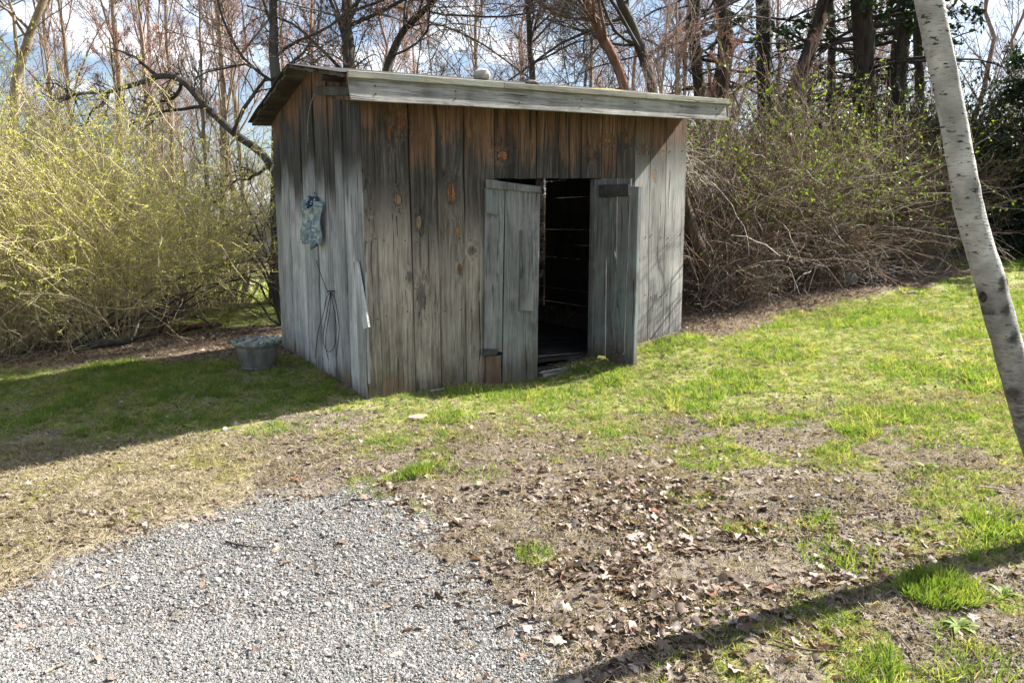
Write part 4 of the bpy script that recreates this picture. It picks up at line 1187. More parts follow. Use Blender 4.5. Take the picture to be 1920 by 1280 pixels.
sap = [(t1, 5.3, 2.6, .36, 'grey sapling standing in the brambles nearest the shed'), (t1, 6.3, 3.0, .40, 'grey sapling in the brambles below the roof corner'), (t3, 7.6, 3.2, .38, 'pinkish sapling rising from the middle of the brambles'),
       (t1, 8.8, 2.9, .34, 'thin sapling in the brambles left of the birch')]
for k, (o, s_, t_, sc, lab) in enumerate(sap):
    w = shed_w(Vector((s_, t_, 0))); copy_tree(o, Vector((w.x, w.y, gzf(w.x, w.y) - .05)), k * 1.9, sc, lab, 'saplings in the brambles')
for k, (o, px, Y, lab) in enumerate(lay3): copy_tree(o, foot(px, Y), k * 2.1 + 1, .85, lab)

# crooked limb that arches out from behind the shed's left wall
rg = np.random.default_rng(71)
root = empty('arching_tree', foot(560, 11.4), 0, 'dark crooked limb arching up and left from behind the shed', 'tree')
bp = np.array(root.location)
main = [root.location, atY(548, 420, 11.3), atY(505, 306, 11.2), atY(440, 250, 11), atY(386, 200, 10.9), atY(342, 152, 10.8), atY(302, 143, 10.8), atY(255, 158, 10.7), atY(205, 172, 10.7), atY(150, 176, 10.6), atY(95, 190, 10.6)]
V0, F0 = tube_path([np.array(p) - bp for p in main], [.09, .075, .062, .055, .05, .045, .04, .034, .028, .02, .008], 70, 8)
link('trunk', fast_mesh('arching_trunk', V0, F0, B_DARK), root)
sub = [[(386, 200), (330, 205), (280, 215), (240, 240)], [(440, 250), (470, 180), (500, 140), (470, 122), (400, 125), (370, 150)], [(342, 152), (330, 180), (300, 195), (255, 190)], [(205, 172), (185, 200), (160, 230), (140, 240)], [(505, 306), (480, 330), (440, 340), (400, 380)],
       [(300, 143), (270, 120), (240, 100), (200, 90)], [(150, 176), (125, 170), (95, 150)]]
P1 = []
for s_ in sub:
    pts = np.array([list(atY(a, c_, 10.9)) for a, c_ in s_]) - bp; t = np.linspace(0, len(pts) - 1, 9); i = np.minimum(t.astype(int), len(pts) - 2); f = (t - i)[:, None]
    P1.append(pts[i] * (1 - f) + pts[i + 1] * f)
P1 = np.array(P1) + rg.normal(0, .02, (len(P1), 9, 3)); r1_ = np.linspace(.03, .009, 9)[None].repeat(len(P1), 0)
mp = np.array([np.array(p) - bp for p in main])[None, 2:]; mr = np.linspace(.05, .01, mp.shape[1])[None]
lv = levels(np.concatenate([P1]), r1_, [dict(k=9, t0=.1, a0=25, a1=75, lr=.45, P=6, wob=.18, s=3, minr=.007), dict(k=4, a0=25, a1=70, lr=.5, P=4, wob=.15, s=3, minr=.004, minl=.2)], rg)
lv2 = levels(mp, mr, [dict(k=26, t0=.1, a0=30, a1=80, lr=.16, rr=.3, P=6, wob=.18, s=3, minr=.008), dict(k=5, a0=25, a1=70, lr=.5, P=4, wob=.15, s=3, minr=.004, minl=.2)], rg)
V, F, mi = join([(*tubes(P1, r1_, 5), 0)] + [(*tubes(*a), 0) for a in lv + lv2]); link('crown', fast_mesh('arching_crown', V, F, [T_DARK], mi), root)

# --- shrubs
def shrub(name, label, base, n, h, spread, seed, stem, leaf=None, nleaf=0, size=.02, lean=.45, arch=-.6, rad=.009, twigs=4, group=None, foot_r=.35, wob=.05, bias=(0, 0, 0), lo=.2, lenvar=.45, stems2=None, cat='shrub', link_it=True, twl=.32, tangle=0):
    rg = np.random.default_rng(seed)
    a = rg.uniform(0, 6.283, n); r = foot_r * np.sqrt(rg.uniform(0, 1, n))
    st = np.stack([r * np.cos(a), r * np.sin(a), np.zeros(n)], 1)
    dr_ = np.stack([np.cos(a) * lean * rg.uniform(.1, 1.2, n) * spread / h + rg.normal(0, .12, n) + bias[0], np.sin(a) * lean * rg.uniform(.1, 1.2, n) * spread / h + rg.normal(0, .12, n) + bias[1], np.ones(n)], 1)
    L = h * (1 - lenvar * rg.uniform(0, 1, n)) * 1.12
    r0 = rad * np.where(rg.uniform(0, 1, n) < .07, 2.3, rg.uniform(.6, 1.2, n))
    pts, rd = grow(st, dr_, L, r0, r0 * .3, 9, wob, np.stack([0 * L, 0 * L, arch * rg.uniform(0, 1.7, n)], 1), rg)
    lowp = pts[:, :, 2] < .03; pts[:, :, 2] = np.where(lowp, .03 + np.abs(pts[:, :, 2] - .03) * .35, pts[:, :, 2])
    half = int(n * .72) if stems2 else n
    parts = [(*tubes(pts[:half], rd[:half], 3), 0)]
    if stems2: parts.append((*tubes(pts[half:], rd[half:], 3), 1))
    if tangle:
        ta = rg.uniform(0, 6.283, tangle); tr_ = (foot_r + .75) * np.sqrt(rg.uniform(0, 1, tangle)); tz = h * rg.uniform(.0, .8, tangle) ** 1.3 * (1 - .3 * tr_ / (foot_r + .75))
        tp, td = grow(np.stack([tr_ * np.cos(ta), tr_ * np.sin(ta), tz + .05], 1), rg.normal(0, 1, (tangle, 3)) * np.array([1, 1, .8]) + np.array([0, 0, .35]), rg.uniform(.4, 1.5, tangle), rad * rg.uniform(.4, 1.2, tangle), np.full(tangle, .003), 9, .2, (0, 0, -.5), rg)
        tp[:, :, 2] = np.where(tp[:, :, 2] < .03, .06 - tp[:, :, 2], tp[:, :, 2])
        parts += [(*tubes(tp[::2], td[::2], 3), 0), (*tubes(tp[1::2], td[1::2], 3), 1 if stems2 else 0)]
    lv = levels(pts, rd, [dict(k=twigs, t0=.25, a0=18, a1=60, lr=twl, rr=.55, P=5, wob=.1, trop=(0, 0, .1), s=3, minr=.0032, minl=.12)], rg)
    parts.append((*tubes(*lv[0]), 0))
    V, F, mi = join(parts)
    ms = fast_mesh(name + '_stems', V, F, [stem] + ([stems2] if stems2 else []), mi)
    ml = None
    if leaf:
        pp = lv[0][0][:, 1:].reshape(-1, 3); pp = pp[pp[:, 2] > lo]
        c = pp[rg.integers(0, len(pp), nleaf)] + rg.normal(0, .015, (nleaf, 3))
        if callable(size): pass
        V, F = quads(c, size, rg, (0, 0, .3), .5); ml = fast_mesh(name + '_leaves', V, F, leaf)
    if not link_it: return ms, ml
    root = empty(name, base, 0, label, cat, group)
    link('stems', ms, root)
    if ml: link('foliage', ml, root)
    return root
def gp(x, y): return Vector((x, y, gzf(x, y) - .02))
def gs(s, t): w = shed_w(Vector((s, t, 0))); return gp(w.x, w.y)
FG = 'yellow spring shrubs on the left'
f1 = shrub('forsythia_bush', 'tall yellow-green shrub at the left edge, nearest the lawn', gp(-6.9, 9.4), 600, 3.45, 3.0, 81, T_TAN, L_YELLOW, 60000, .013, .7, -.55, .0040, 6, FG, .85, .07, tangle=300)
f2 = shrub('forsythia_bush', 'yellow-green shrub between the left edge and the curved limb', gp(-5.5, 10.1), 560, 3.1, 3.0, 82, T_TAN, L_YELLOW, 52000, .013, .7, -.55, .0040, 6, FG, .8, .07, tangle=300)
f3 = shrub('forsythia_bush', 'lower thinner shrub of the yellow group, toward the shed', gp(-5.3, 12.2), 220, 2.7, 2.0, 83, T_TAN, L_YELLOW, 9000, .015, .55, -.6, .008, 6, FG, 1.0)
copy_tree(f1, gp(-8.4, 10.8), 2.0, 1.08, 'yellow-green shrub behind the one at the left edge')
copy_tree(f2, gp(-6.9, 11.8), 4.0, 1.0, 'yellow-green shrub at the back of the yellow group')
# long low branches sprawling right from the shrub's foot
def sprawl(name, label, paths, Y0, Y1, seed, r0=.032, stem=None, kk=9, twl=.28):
    rg = np.random.default_rng(seed)
    P = []
    for j, pp in enumerate(paths):
        pts = np.array([list(atY(a, c_, Y0 + (Y1 - Y0) * i / (len(pp) - 1))) for i, (a, c_) in enumerate(pp)])
        t = np.linspace(0, len(pts) - 1, 12); i = np.minimum(t.astype(int), len(pts) - 2); f = (t - i)[:, None]; P.append(pts[i] * (1 - f) + pts[i + 1] * f)
    P = np.array(P) + rg.normal(0, .015, (len(P), 12, 3)); base = P[0, 0].copy(); base[2] = gzf(base[0], base[1]); P = P - base
    r = np.linspace(r0, .006, 12)[None] * rg.uniform(.6, 1.1, (len(P), 1))
    root = empty(name, base, 0, label, 'shrub')
    V, F = tubes(P, r, 6); link('branches', fast_mesh(name + '_branches', V, F, B_DARK), root)
    lv = levels(P, r, [dict(k=kk, t0=.15, a0=20, a1=65, lr=twl, rr=.45, P=6, wob=.14, trop=(0, 0, .1), s=3, minr=.006), dict(k=5, t0=.1, a0=20, a1=65, lr=.5, P=4, wob=.14, s=3, minr=.0035, minl=.15)], rg)
    V, F, mi = join([(*tubes(*a), 0) for a in lv]); tag(link('twigs', fast_mesh(name + '_twigs', V, F, stem or T_GREY), root), kind='stuff')
    return root
sprawl('sprawling_shrub', 'low sprawling branches reaching from the yellow shrub toward the shed',
       [[(125, 655), (180, 610), (260, 560), (340, 520), (430, 495), (520, 480)], [(140, 660), (210, 615), (290, 585), (370, 540), (450, 520), (515, 522)], [(160, 650), (230, 640), (300, 620), (350, 560), (420, 530), (500, 500)],
        [(110, 640), (150, 560), (190, 500), (230, 480), (280, 470)], [(150, 655), (220, 600), (330, 585), (410, 610), (450, 640)], [(130, 655), (230, 620), (320, 590), (400, 560), (500, 585)], [(245, 640), (260, 600), (310, 560), (380, 545), (470, 555)]], 9.3, 10.3, 91)
sprawl('dark_twiggy_shrub', 'dark twiggy shrub tangled behind the back left corner of the shed',
       [[(530, 600), (500, 520), (450, 450), (400, 410), (330, 400)], [(535, 600), (510, 500), (470, 400), (440, 330), (430, 270)], [(540, 610), (520, 480), (500, 400), (470, 340), (480, 280)], [(525, 610), (480, 560), (430, 540), (380, 560), (340, 590)],
        [(528, 605), (490, 540), (440, 500), (390, 490), (340, 500)], [(530, 600), (480, 470), (430, 430), (380, 330), (360, 260)], [(530, 600), (515, 520), (490, 450), (420, 420), (360, 430)]], 10.3, 11.2, 92, .026, T_DARK, 9, .32)

# bramble thicket on the right: arching canes, dead stems, first leaves
BG = 'bramble bushes along the right of the shed'
b1 = shrub('bramble_bush', 'tangled bare brambles pressed against the right end of the shed', gs(5.35, 1.75), 300, 3.0, 2.0, 101, T_BROWN, L_GREEN, 600, .02, .55, -.45, .0068, 5, BG, .95, .15, stems2=T_PALE, tangle=480, lenvar=.6)
b2 = shrub('bramble_bush', 'bramble bush with fresh green leaves right of the shed', gs(6.7, 1.9), 300, 2.9, 2.0, 102, T_BROWN, L_GREEN, 5200, .026, .55, -.45, .0068, 5, BG, .95, .15, stems2=T_PALE, tangle=480, lo=.9)
b3 = shrub('bramble_bush', 'leafiest green bramble bush left of the birch trunk', gs(8.1, 2.0), 300, 2.9, 2.1, 103, T_BROWN, L_GREEN, 6000, .026, .55, -.45, .0068, 5, BG, .95, .15, stems2=T_PALE, tangle=480, lo=.8)
b4 = shrub('bramble_bush', 'brown bramble bush behind the birch trunk', gs(9.9, 2.1), 260, 2.4, 2.0, 104, T_BROWN, L_GREEN, 1500, .024, .55, -.45, .0068, 5, BG, .95, .15, stems2=T_PALE, tangle=480)
bl = [(b1, 7.0, 3.4, 2.0, 1.05, 'tall bare brambles behind the shed corner, below the leaning trunks'), (b3, 8.0, 3.6, 1.0, 1.15, 'tall green-tinged brambles at the foot of the pines'), (b2, 9.7, 3.4, 3.0, 1.15, 'tall brambles at the foot of the thickest pine'),
      (b4, 6.7, 3.0, 1.0, 1.15, 'grey-brown brambles just behind the right end of the shed'), (b4, 11.6, 2.6, 2.6, 1.1, 'brown brambles right of the birch, under the evergreens'), (b1, 5.4, 5.6, 4.2, 1.0, 'bare brambles hidden mostly behind the shed roof'),
      (b1, 7.2, 1.0, 3.3, .45, 'low tangle of bare canes at the edge of the leaf litter'), (b4, 9.2, 1.1, .4, .45, 'low brown canes in the dead leaves by the birch'), (b1, 5.2, .85, 5.1, .38, 'low heap of bare canes beside the right end of the shed')]
for (o, x, y, rz, s, lab) in bl: copy_tree(o, gs(x, y), rz, s, lab)
# evergreen undergrowth below the pines
e1 = shrub('evergreen_bush', 'dark evergreen bush below the pines, left of the birch', gp(8.0, 15.2), 300, 3.4, 2.6, 111, T_DARK, L_DULL, 16000, .035, .6, -.6, .01, 7, 'evergreen bushes below the pines', .6, .1)
for (x, y, rz, s, lab) in [(6.3, 15.6, 1.0, .95, 'dark evergreen bush below the leaning pine trunk'), (10.2, 15.8, 2.0, 1.0, 'dark evergreen bush right of the birch'), (4.4, 15.8, 3.0, .85, 'dark evergreen bush behind the right corner of the roof'), (12.6, 15.5, 2.5, 1.2, 'dark evergreen bush at the right edge of the picture')]:
    copy_tree(e1, gp(x, y), rz, s, lab)

# vine-wrapped leaning stump right of the shed
root = empty('leaning_stump', gs(4.75, .95), 0, 'brown leaning dead trunk wrapped in vines beside the shed', 'stump')
bp = root.location
V, F = tube_path([Vector((.18, 0, -.05)), Vector((.10, .02, .5)), Vector((-.12, .05, 1.1)), Vector((-.32, .05, 1.75)), Vector((-.40, .05, 2.0))], [.13, .105, .095, .085, .05], 26, 10)
rg = np.random.default_rng(5); link('trunk', fast_mesh('stump_trunk', V + rg.normal(0, .006, V.shape), F, bark_mat('brown_stump_bark', (.03, .021, .015), (.13, .095, .07), 14)), root)
st = np.array([[-.36, .05, 1.85]]).repeat(160, 0) + rg.normal(0, .09, (160, 3))
pts, rd = grow(st, rg.normal(0, 1, (160, 3)) + np.array([.25, -.3, .1]), rg.uniform(.3, .95, 160), np.full(160, .006), np.full(160, .003), 10, .28, (0, 0, -1.6), rg)
V, F = tubes(pts, rd, 3); link('vines', fast_mesh('stump_vines', V, F, T_PALE), root)

# --- far woods: reads as one mass
rg = np.random.default_rng(121)
def far_mesh(name, seed, bark, buds=None):
    rg = np.random.default_rng(seed); h = 13
    T = np.stack([np.cumsum(rg.normal(0, .12, 14)), np.cumsum(rg.normal(0, .12, 14)), np.linspace(0, h, 14)], 1)[None]
    rd = np.linspace(.16, .03, 14)[None]
    lv = levels(T, rd, [dict(k=26, t0=.08, a0=22, a1=55, lr=.34, rr=.4, P=6, wob=.1, trop=(0, 0, .5), s=3, minr=.016), dict(k=10, t0=.1, a0=20, a1=60, lr=.5, rr=.5, P=4, wob=.12, trop=(0, 0, .2), s=3, minr=.010), dict(k=4, t0=.1, a0=20, a1=60, lr=.5, P=3, wob=.1, s=3, minr=.008, minl=.4)], rg)
    V, F, mi = join([(*tubes(T, rd, 6), 0)] + [(*tubes(*a), 0) for a in lv]); return fast_mesh(name, V, F, [bark], mi)
FV = [far_mesh('far_tree', 1, T_PINK), far_mesh('far_tree', 2, T_GREY), far_mesh('far_tree', 3, T_PINK)]
n = 150
y = rg.uniform(27, 70, n); x = rg.uniform(-1, 1, n) * y * 1.25
keep = ~((x / y > -.42) & (x / y < -.28) & (y < 34)); x, y = x[keep], y[keep]; n = len(x)
scatter('far_woods', np.stack([x, y, gz(x, y) - .1], 1), np.stack([0 * x, 0 * x, rg.uniform(0, 6.28, n)], 1), rg.uniform(.6, 1.1, n) * np.where(x > 0, 1.0, .85), rg.integers(0, 3, n), FV, 'hazy mass of bare woods far behind the yard', 'woods')
u1, _ = shrub('undergrowth', '', None, 260, 2.4, 2.6, 131, T_BROWN, None, 0, .02, .8, -1.0, .012, 6, None, .8, .12, stems2=T_PINK, link_it=False)
u2, _ = shrub('undergrowth', '', None, 260, 2.2, 2.6, 132, T_GREY, None, 0, .02, .8, -1.0, .012, 6, None, .8, .12, stems2=T_PINK, link_it=False)
n = 165
y = rg.uniform(15.5, 48, n); x = rg.uniform(-1, 1, n) * y * 1.2
keep = ((x > -1.5) | (y > 24)) & ~((x / y > -.46) & (x / y < -.26) & (y < 31)) & ~((x > 9.5) & (y < 19)); x, y = x[keep], y[keep]; n = len(x)
scatter('undergrowth', np.stack([x, y, gz(x, y)], 1), np.stack([0 * x, 0 * x, rg.uniform(0, 6.28, n)], 1), rg.uniform(.7, 1.5, n), rg.integers(0, 2, n), [u1, u2], 'brown leafless undergrowth in front of the far woods', 'undergrowth')

def clip_shed(root):
    """cut away the stems that would poke through the shed"""
    import bmesh
    bpy.context.view_layer.update()
    for o in root.children:
        M = np.array(o.matrix_world); bm = bmesh.new(); bm.from_mesh(o.data); dead = []
        for f in bm.faces:
            w = M[:3, :3] @ np.array(f.calc_center_median()) + M[:3, 3]; q = w - np.array(S0); s, t = q @ np.array(SX), q @ np.array(SY)
            if -.12 < s < 3.80 and -.25 < t < 3.0 and w[2] < 2.75: dead.append(f)
        bmesh.ops.delete(bm, geom=dead, context='FACES'); bm.to_mesh(o.data); bm.free()
for o in (b1, b2, f2): clip_shed(o)

# ------------------------------------------------------------------ birch at the right, leaning into the picture
m = Mat('white_birch_bark'); p = m.coord('Object'); q = m.vmath('MULTIPLY', p, (1, 1, 5.0))
nl = m.noise(m.vmath('MULTIPLY', p, (20, 20, 170)), 1, 3, .55); nb = m.noise(p, 5, 4, .6); ns = m.noise(m.vmath('MULTIPLY', p, (22, 22, 75)), 1, 3, .6)
c = m.ramp(nb, [(.35, (.17, .167, .16)), (.5, (.32, .315, .30)), (.65, (.48, .47, .45))])
c = m.mix(m.math('MULTIPLY', m.smooth(nl, .55, .66), .7), c, (.20, .185, .17))
c = m.mix(m.smooth(ns, .60, .66), c, (.035, .032, .03))
zb = m.sep(p)[2]
foot_m = m.smooth(m.math('ADD', zb, m.math('MULTIPLY', m.math('SUBTRACT', m.noise(p, 9, 4, .65), .5), 1.6)), 1.35, .6)
c = m.mix(m.math('MULTIPLY', foot_m, .85), c, m.ramp(ns, [(.35, (.05, .045, .04)), (.6, (.22, .21, .195))]))
bb = ghit(1996, 1030)
pn = m.noise(m.vmath('MULTIPLY', p, (22, 22, 34)), 1, 5, .7)
for (px_, py_, rx_, rz_) in ((1886, 534, .030, .036), (1840, 556, .034, .028), (1864, 586, .026, .024), (1850, 622, .018, .050), (1752, 164, .014, .013), (1908, 640, .026, .036), (1894, 580, .022, .034), (1880, 700, .030, .05), (1915, 745, .03, .05), (1772, 60, .010, .006), (1800, 255, .016, .005), (1815, 372, .014, .005), (1735, 70, .012, .005)):
    q_ = atY(px_, py_, 3.12) - bb
    d_ = m.vmath('LENGTH', m.vmath('MULTIPLY', m.vmath('SUBTRACT', p, tuple(q_)), (1 / rx_, 0, 1 / rz_)), out=1)
    c = m.mix(m.smooth(m.math('ADD', d_, m.math('MULTIPLY', m.math('SUBTRACT', pn, .5), 3.2)), 1.5, .1), c, m.mix(pn, (.012, .011, .010), (.11, .105, .10)))
m.color(c).rough(.75); m.bump(m.math('ADD', m.math('MULTIPLY', nl, .6), m.math('MULTIPLY', pn, .6)), .8, .008); M_BIRCH = m.m
M_SCAR = bark_mat('black_birch_scar', (.012, .011, .010), (.06, .055, .05), 30, 1, .9)
ctr = [(1742, 0, 3.14), (1784, 200, 3.16), (1806, 333, 3.17), (1818, 400, 3.18), (1853, 517, 3.19), (1876, 600, 3.2), (1903, 700, 3.2), (1932, 800, 3.2), (1962, 900, 3.19)]
TP = [bb - Vector((0, 0, .06))] + [atY(a, b_, Y) for a, b_, Y in ctr[::-1]] + [atY(1712, -200, 3.1), atY(1690, -420, 3.0), atY(1690, -800, 2.9)]
tz = TP[-1]; TP += [tz + Vector((-.05, 0, 1.2)), tz + Vector((.1, .1, 3.0))]
rr = [.085, .064, .061, .059, .058, .057, .054, .052, .051, .049, .058, .054, .05, .042, .02]
birch = empty('birch_tree', bb, 0, 'leaning white birch trunk at the right edge of the yard', 'tree')
b0 = np.array(bb)
V, F = tube_path([np.array(t) - b0 for t in TP], rr, 90, 20)
rg = np.random.default_rng(3)
ang = np.tile(np.arange(20), 90); ring = np.repeat(np.arange(90), 20)
link('trunk', fast_mesh('birch_trunk', V + (fnoise(ang * .8, ring * .35, 5)[:, None] - .5) * .016 * norm(V - V.reshape(90, 20, 3).mean(1)[ring]), F, M_BIRCH), birch)
def scar(px, py, Y, sx, sz, seed):
    o = rock('branch_scar', (0, 0, 0), sx, sx * .7, sz, seed, M_SCAR, sub=2)
    o.parent = birch; o.location = atY(px, py, Y) - bb; o.rotation_euler = (0, -.28, 0)
scar(1882, 531, 3.17, .019, .036, 1); scar(1843, 557, 3.17, .017, .026, 2)
tt = np.array([np.array(t) - b0 for t in TP])
cp = tt[None, -5:]; cr = np.array(rr[-5:])[None]
lv = levels(cp, cr, [dict(k=15, t0=.25, a0=30, a1=65, lr=.45, rr=.5, P=8, wob=.12, trop=(0, 0, .3), s=4, minr=.012), dict(k=7, a0=25, a1=65, lr=.45, P=6, wob=.12, trop=(0, 0, -.2), s=3, minr=.005), dict(k=5, a0=25, a1=60, lr=.5, P=4, wob=.12, trop=(0, 0, -.4), s=3, minr=.003, minl=.2)], rg)
V, F, mi = join([(*tubes(*a), 0) for a in lv]); link('crown', fast_mesh('birch_crown', V, F, [T_DARK], mi), birch)  # crown above the frame, added for its branch shadows

# ------------------------------------------------------------------ outbuildings seen through the brush
def outbuilding(name, label, cx, cy, rz, w, d, h, roof_h, wall, roofm, n):
    root = empty(name, (cx, cy, gzf(cx, cy)), rz, label, 'building')
    hb = h / n
    for i in range(n):
        plank('siding_board', root, wall, (-w / 2, -d / 2, i * hb + .003), (-w / 2, -d / 2 + .012, (i + 1) * hb), (w / 2, -d / 2, i * hb + .003), (w / 2, -d / 2 + .012, (i + 1) * hb), (0, 1, 0), .02, 2, .001, .001)
    link('side_wall', box_mesh('side_wall', -w / 2, -w / 2 + .05, -d / 2 + .03, d / 2, 0, h, wall, 0), root)
    link('side_wall', box_mesh('side_wall', w / 2 - .05, w / 2, -d / 2 + .03, d / 2, 0, h, wall, 0), root)
    link('back_wall', box_mesh('back_wall', -w / 2 + .05, w / 2 - .05, d / 2 - .05, d / 2, 0, h, wall, 0), root)
    V = [(-w / 2 - .2, -d / 2 - .25, h), (w / 2 + .2, -d / 2 - .25, h), (w / 2 + .2, 0, h + roof_h), (-w / 2 - .2, 0, h + roof_h), (w / 2 + .2, d / 2 + .25, h), (-w / 2 - .2, d / 2 + .25, h)]
    V2 = V + [(a, b_, c_ + .08) for a, b_, c_ in V]
    F = [(0, 1, 2, 3), (3, 2, 4, 5), (6, 9, 8, 7), (9, 11, 10, 8), (0, 6, 7, 1), (5, 4, 10, 11), (0, 3, 9, 6), (3, 5, 11, 9), (1, 7, 8, 2), (2, 8, 10, 4)]
    link('roof', pmesh('roof', V2, F, roofm), root)
    for s in (-1, 1):
        link('gable', pmesh('gable', [(s * w / 2, -d / 2, h), (s * w / 2, d / 2, h), (s * w / 2, 0, h + roof_h - .02), (s * (w / 2 - .04), -d / 2, h), (s * (w / 2 - .04), d / 2, h), (s * (w / 2 - .04), 0, h + roof_h - .02)],
                               [(0, 1, 2), (3, 5, 4), (0, 3, 4, 1), (1, 4, 5, 2), (2, 5, 3, 0)], wall), root)
    win = link('window', box_mesh('window', -.4, .4, -d / 2 - .02, -d / 2 + .01, h * .45, h * .8, flat('painted_frame', (.5, .5, .48), .6, .1), .005), root)
    link('pane', box_mesh('pane', -.34, .34, -d / 2 - .026, -d / 2 - .021, h * .48, h * .77, flat('dark_window_glass', (.03, .035, .04), .1, .2), 0), win)
    return root
M_GREYSIDE = flat('pale_grey_siding', (.46, .49, .52), .7, .12, 6, .1)
M_BLUESIDE = flat('blue_grey_siding', (.36, .42, .47), .7, .12, 6, .1)
M_SHINGLE = flat('grey_roof_shingles', (.16, .16, .165), .9, .3, 30, .4)
q = ghit(455, 492)
outbuilding('outbuilding', 'low grey outbuilding seen through twigs left of the shed', q.x - .2, q.y + 1.2, .1, 4.2, 2.6, 1.7, .5, M_BLUESIDE, M_SHINGLE, 10)
outbuilding('outbuilding', 'pale grey outbuilding glimpsed through the brambles right of the shed', 5.6, 17.5, -.2, 4.6, 3.0, 2.0, .4, M_GREYSIDE, M_SHINGLE, 14)

# ------------------------------------------------------------------ small things on the ground
def stick(name, label, px, r, mat, lift=.012, cat='twig', k=6, forks=None, group='fallen twigs'):
    P = []
    for (a, b_) in px:
        g = ghit(a, b_); P.append(g + Vector((0, 0, lift)))
    base = P[0].copy(); root = None
    V, F = tube_path([p - base for p in P], list(np.linspace(r, r * .45, len(P))), max(10, len(P) * 6), k)
    rg = np.random.default_rng(len(label)); V = V + rg.normal(0, r * .12, V.shape)
    o = link(name, fast_mesh(name, V, F, mat), None, base); return tag(o, label, cat, group)
stick('fallen_twig', 'dark twig lying on the gravel', [(424, 1018), (445, 1024), (470, 1028), (500, 1030)], .006, T_DARK)
stick('fallen_twig', 'pale straight stick lying at the front left of the gravel', [(178, 1108), (200, 1100), (214, 1095)], .007, T_PALE)
stick('fallen_twig', 'thin brown twig beside the dark one on the gravel', [(338, 1075), (370, 1064), (397, 1052)], .004, T_BROWN)
stick('fallen_twig', 'short pale splinter near the bottom left of the gravel', [(85, 1265), (105, 1255), (125, 1248)], .008, T_PALE)
stick('fallen_twig', 'curved brown twig lying among the dead leaves', [(1165, 1086), (1195, 1088), (1225, 1080), (1245, 1062), (1252, 1048)], .0045, T_BROWN)
stick('fallen_twig', 'long thin twig lying in the new grass on the right', [(1500, 958), (1550, 965), (1600, 968), (1640, 962), (1655, 958)], .005, T_BROWN)
stick('fallen_twig', 'straight pale stem lying at the right edge of the grass', [(1830, 915), (1865, 919), (1900, 925), (1925, 932)], .005, T_PALE)
stick('fallen_twig', 'thin twig on the moss in the lower right', [(1678, 1188), (1695, 1210), (1712, 1232), (1719, 1262)], .004, T_BROWN)
stick('fallen_twig', 'thin straight twig below the shadow of the birch', [(1450, 1205), (1510, 1222), (1570, 1226), (1660, 1239)], .004, T_BROWN)
stick('fallen_stick', 'pale stick lying in the grass at the foot of the shed front', [(806, 738), (820, 735), (834, 733)], .014, T_PALE, .02, 'stick', 7)
stick('fallen_log', 'small dark log lying in the leaves below the yellow shrub', [(170, 655), (205, 650), (245, 648)], .06, B_DARK, .05, 'log', 10, None, 'logs under the shrubs')
stick('fallen_log', 'thin brown log lying at the lawn edge left of the tub planter', [(340, 622), (375, 616), (415, 614)], .05, B_RED, .04, 'log', 10, None, 'logs under the shrubs')
stick('fallen_branch', 'pale dead branch lying on the leaves at the edge of the brambles', [(1690, 553), (1710, 551), (1728, 550)], .022, T_PALE, .02, 'branch', 8, None, None)
# flat stone slab in the turf in front of the shed
g = ghit(787, 784); rock('flat_stone', g + Vector((0, 0, .008)), .105, .06, .028, 77, flat('tan_slab', (.36, .27, .20), .9, .3, 20, .5), 'flat tan stone sunk in the grass in front of the shed', 'stone')
g = ghit(422, 806); rock('stone', g + Vector((0, 0, .008)), .026, .02, .018, 78, M_ROCK, 'small pale stone on the shadow edge left of the shed', 'stone')
# rusty stakes behind the leaf bed
def stake(px0, px1, r, label):
    a = ghit(*px0); b_ = atY(px1[0], px1[1], a.y)
    V, F = tube_path([Vector((0, 0, -.1)), (b_ - a) * .5, b_ - a], r, 10, 8)
    tag(link('rusty_stake', fast_mesh('rusty_stake', V, F, M_RUST), None, a), label, 'stake', 'stakes left of the shed')
stake((300, 625), (309, 578), .028, 'rusty red upright stake below the sprawling branches')
stake((334, 628), (343, 590), .016, 'thinner rusty stake just right of the thick one')

# bag and dark tub half hidden at the edge of the brambles
m = Mat('pale_green_plastic'); p = m.coord(); n = m.noise(p, 18, 4, .6); m.color(m.ramp(n, [(.3, (.22, .34, .30)), (.7, (.46, .58, .53))])).rough(.35); m.bump(n, .6, .02); M_BAG = m.m
g = ghit(1590, 535)
import bmesh
bm = bmesh.new(); bmesh.ops.create_icosphere(bm, subdivisions=3, radius=1); rg = np.random.default_rng(9)
for v in bm.verts:
    c_ = np.array(v.co); k = .8 + .45 * (fnoise(np.array([c_[0] * 2.2 + 5]), np.array([c_[1] * 2.2 + c_[2] * 3]), 4)[0] - .3)
    v.co = Vector((c_[0] * .15 * k, c_[1] * .12 * k, max(-.02, (c_[2] * .6 + .55) * .17 * k)))
me = bpy.data.meshes.new('plastic_bag'); bm.to_mesh(me); bm.free(); me.materials.append(M_BAG)
for p_ in me.polygons: p_.use_smooth = True
tag(link('plastic_bag', me, None, g), 'crumpled pale green plastic bag at the foot of the brambles', 'bag')
g = ghit(1640, 532) + Vector((0, .15, 0)); tub = empty('slatted_crate', g, .45, 'dark slatted crate half hidden under the brambles', 'crate')
for i in range(7):
    x = -.3 + i * .09
    plank('slat', tub, M_DARKCLEAT, (x, -.18, 0), (x + .07, -.18, 0), (x, -.18, .27), (x + .07, -.18, .27), (0, 1, 0), .015, 2, .001, .001)
for s in (-.16, .16): plank('rail', tub, M_DARKCLEAT, (-.33, s, .21), (-.33, s, .26), (.36, s, .21), (.36, s, .26), (0, 1, 0), .015, 2, .001, .001)
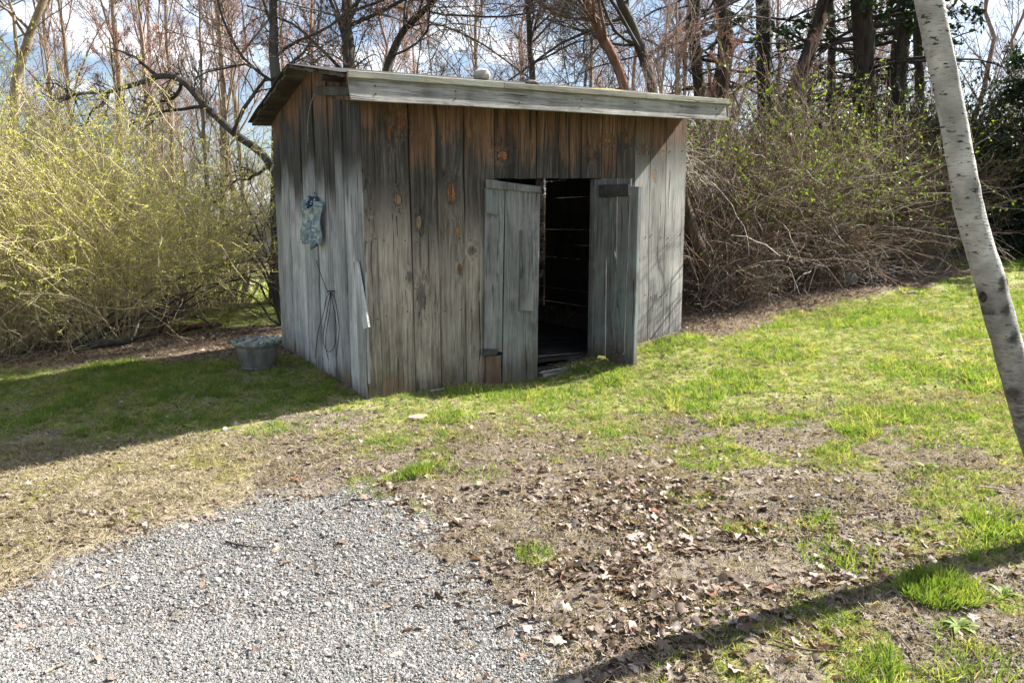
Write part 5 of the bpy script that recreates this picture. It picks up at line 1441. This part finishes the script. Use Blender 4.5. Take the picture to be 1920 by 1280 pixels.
for i in range(7):
    x = -.3 + i * .09
    plank('slat', tub, M_DARKCLEAT, (x, .20, 0), (x + .07, .20, 0), (x, .20, .27), (x + .07, .20, .27), (0, -1, 0), .015, 2, .001, .001)
link('floor_board', box_mesh('floor_board', -.31, .33, -.15, .18, .01, .03, M_DARKCLEAT, .002), tub)

# single tufts and weeds one can point at
def tuft(label, px, h, n, spread, seed, group='single grass tufts'):
    g = ghit(*px); rg = np.random.default_rng(seed)
    me = blades_mesh('grass_tuft', rg, n, h, spread, M_TUFT, .0024, .35)
    V = np.empty(len(me.vertices) * 3, np.float32); me.vertices.foreach_get('co', V); V = V.reshape(-1, 3)
    V[:, 2] += gz(V[:, 0] + g.x, V[:, 1] + g.y) - g.z; me.vertices.foreach_set('co', V.ravel())
    return tag(link('grass_tuft', me, None, g), label, 'grass tuft', group)
M_TUFT = leafy('lush_tuft_grass', [(.3, (.085, .15, .025)), (.5, (.15, .225, .04)), (.62, (.24, .30, .07)), (.78, (.40, .36, .18))], .45)
tuft('thick bright green grass tuft in the lower right, beside the birch shadow', (1760, 1108), .07, 1500, .15, 1)
tuft('bright grass tuft at the bottom edge, below the mossy patch', (1640, 1275), .07, 160, .09, 2)
tuft('grass tuft in the bottom right corner', (1850, 1268), .06, 320, .17, 3)
tuft('round grass tuft alone on the leafy strip above the gravel', (782, 888), .075, 420, .085, 4)
tuft('loose grass tuft right of the round one above the gravel', (910, 890), .045, 140, .15, 5)
tuft('grass tuft among the dead leaves right of the gravel', (1000, 1045), .07, 160, .09, 6)
tuft('long grass tuft in the patchy turf on the right', (1570, 1045), .07, 200, .17, 7)
tuft('grass tuft beside the pale stem at the right', (1760, 905), .05, 280, .22, 8)
tuft('tall grass growing at the right edge, at the birch shadow', (1885, 980), .08, 330, .18, 9)
def weed(label, px, n, ln, seed):
    g = ghit(*px); rg = np.random.default_rng(seed); root = empty('weed', g, 0, label, 'weed', 'leafy weeds in the turf')
    for i in range(n):
        a = i / n * 6.283 * 2.4 + rg.normal(0, .2); up_ = rg.uniform(.25, .9); L = ln * rg.uniform(.7, 1.1); V, F = [], []
        for j in range(6):
            t = j / 5; w = .13 * L * math.sin(math.pi * (t * .93 + .04)); r = L * t; z = up_ * L * t - .55 * L * t * t + .006
            for s in (-1, 0, 1): V.append((r * math.cos(a) - s * w * math.sin(a), r * math.sin(a) + s * w * math.cos(a), z + abs(s) * w * .25))
        for j in range(5):
            for s in range(2): k_ = j * 3 + s; F.append((k_, k_ + 1, k_ + 4, k_ + 3))
        link('leaf', pmesh('weed_leaf', V, F, M_WEED, True), root)
M_WEED = leafy('weed_leaves', [(.3, (.09, .16, .02)), (.55, (.17, .25, .04)), (.75, (.26, .33, .08))], .35)
weed('bright leafy weed rosette below the thick grass tuft', (1798, 1178), 16, .075, 1)
weed('flat weed rosette at the right edge beside red-brown leaves', (1880, 1118), 9, .07, 2)
weed('small leafy weed at the foot of the silvered wall boards', (1222, 660), 8, .10, 3)
weed('small bright weed in the patchy turf on the right', (1735, 878), 7, .08, 4)
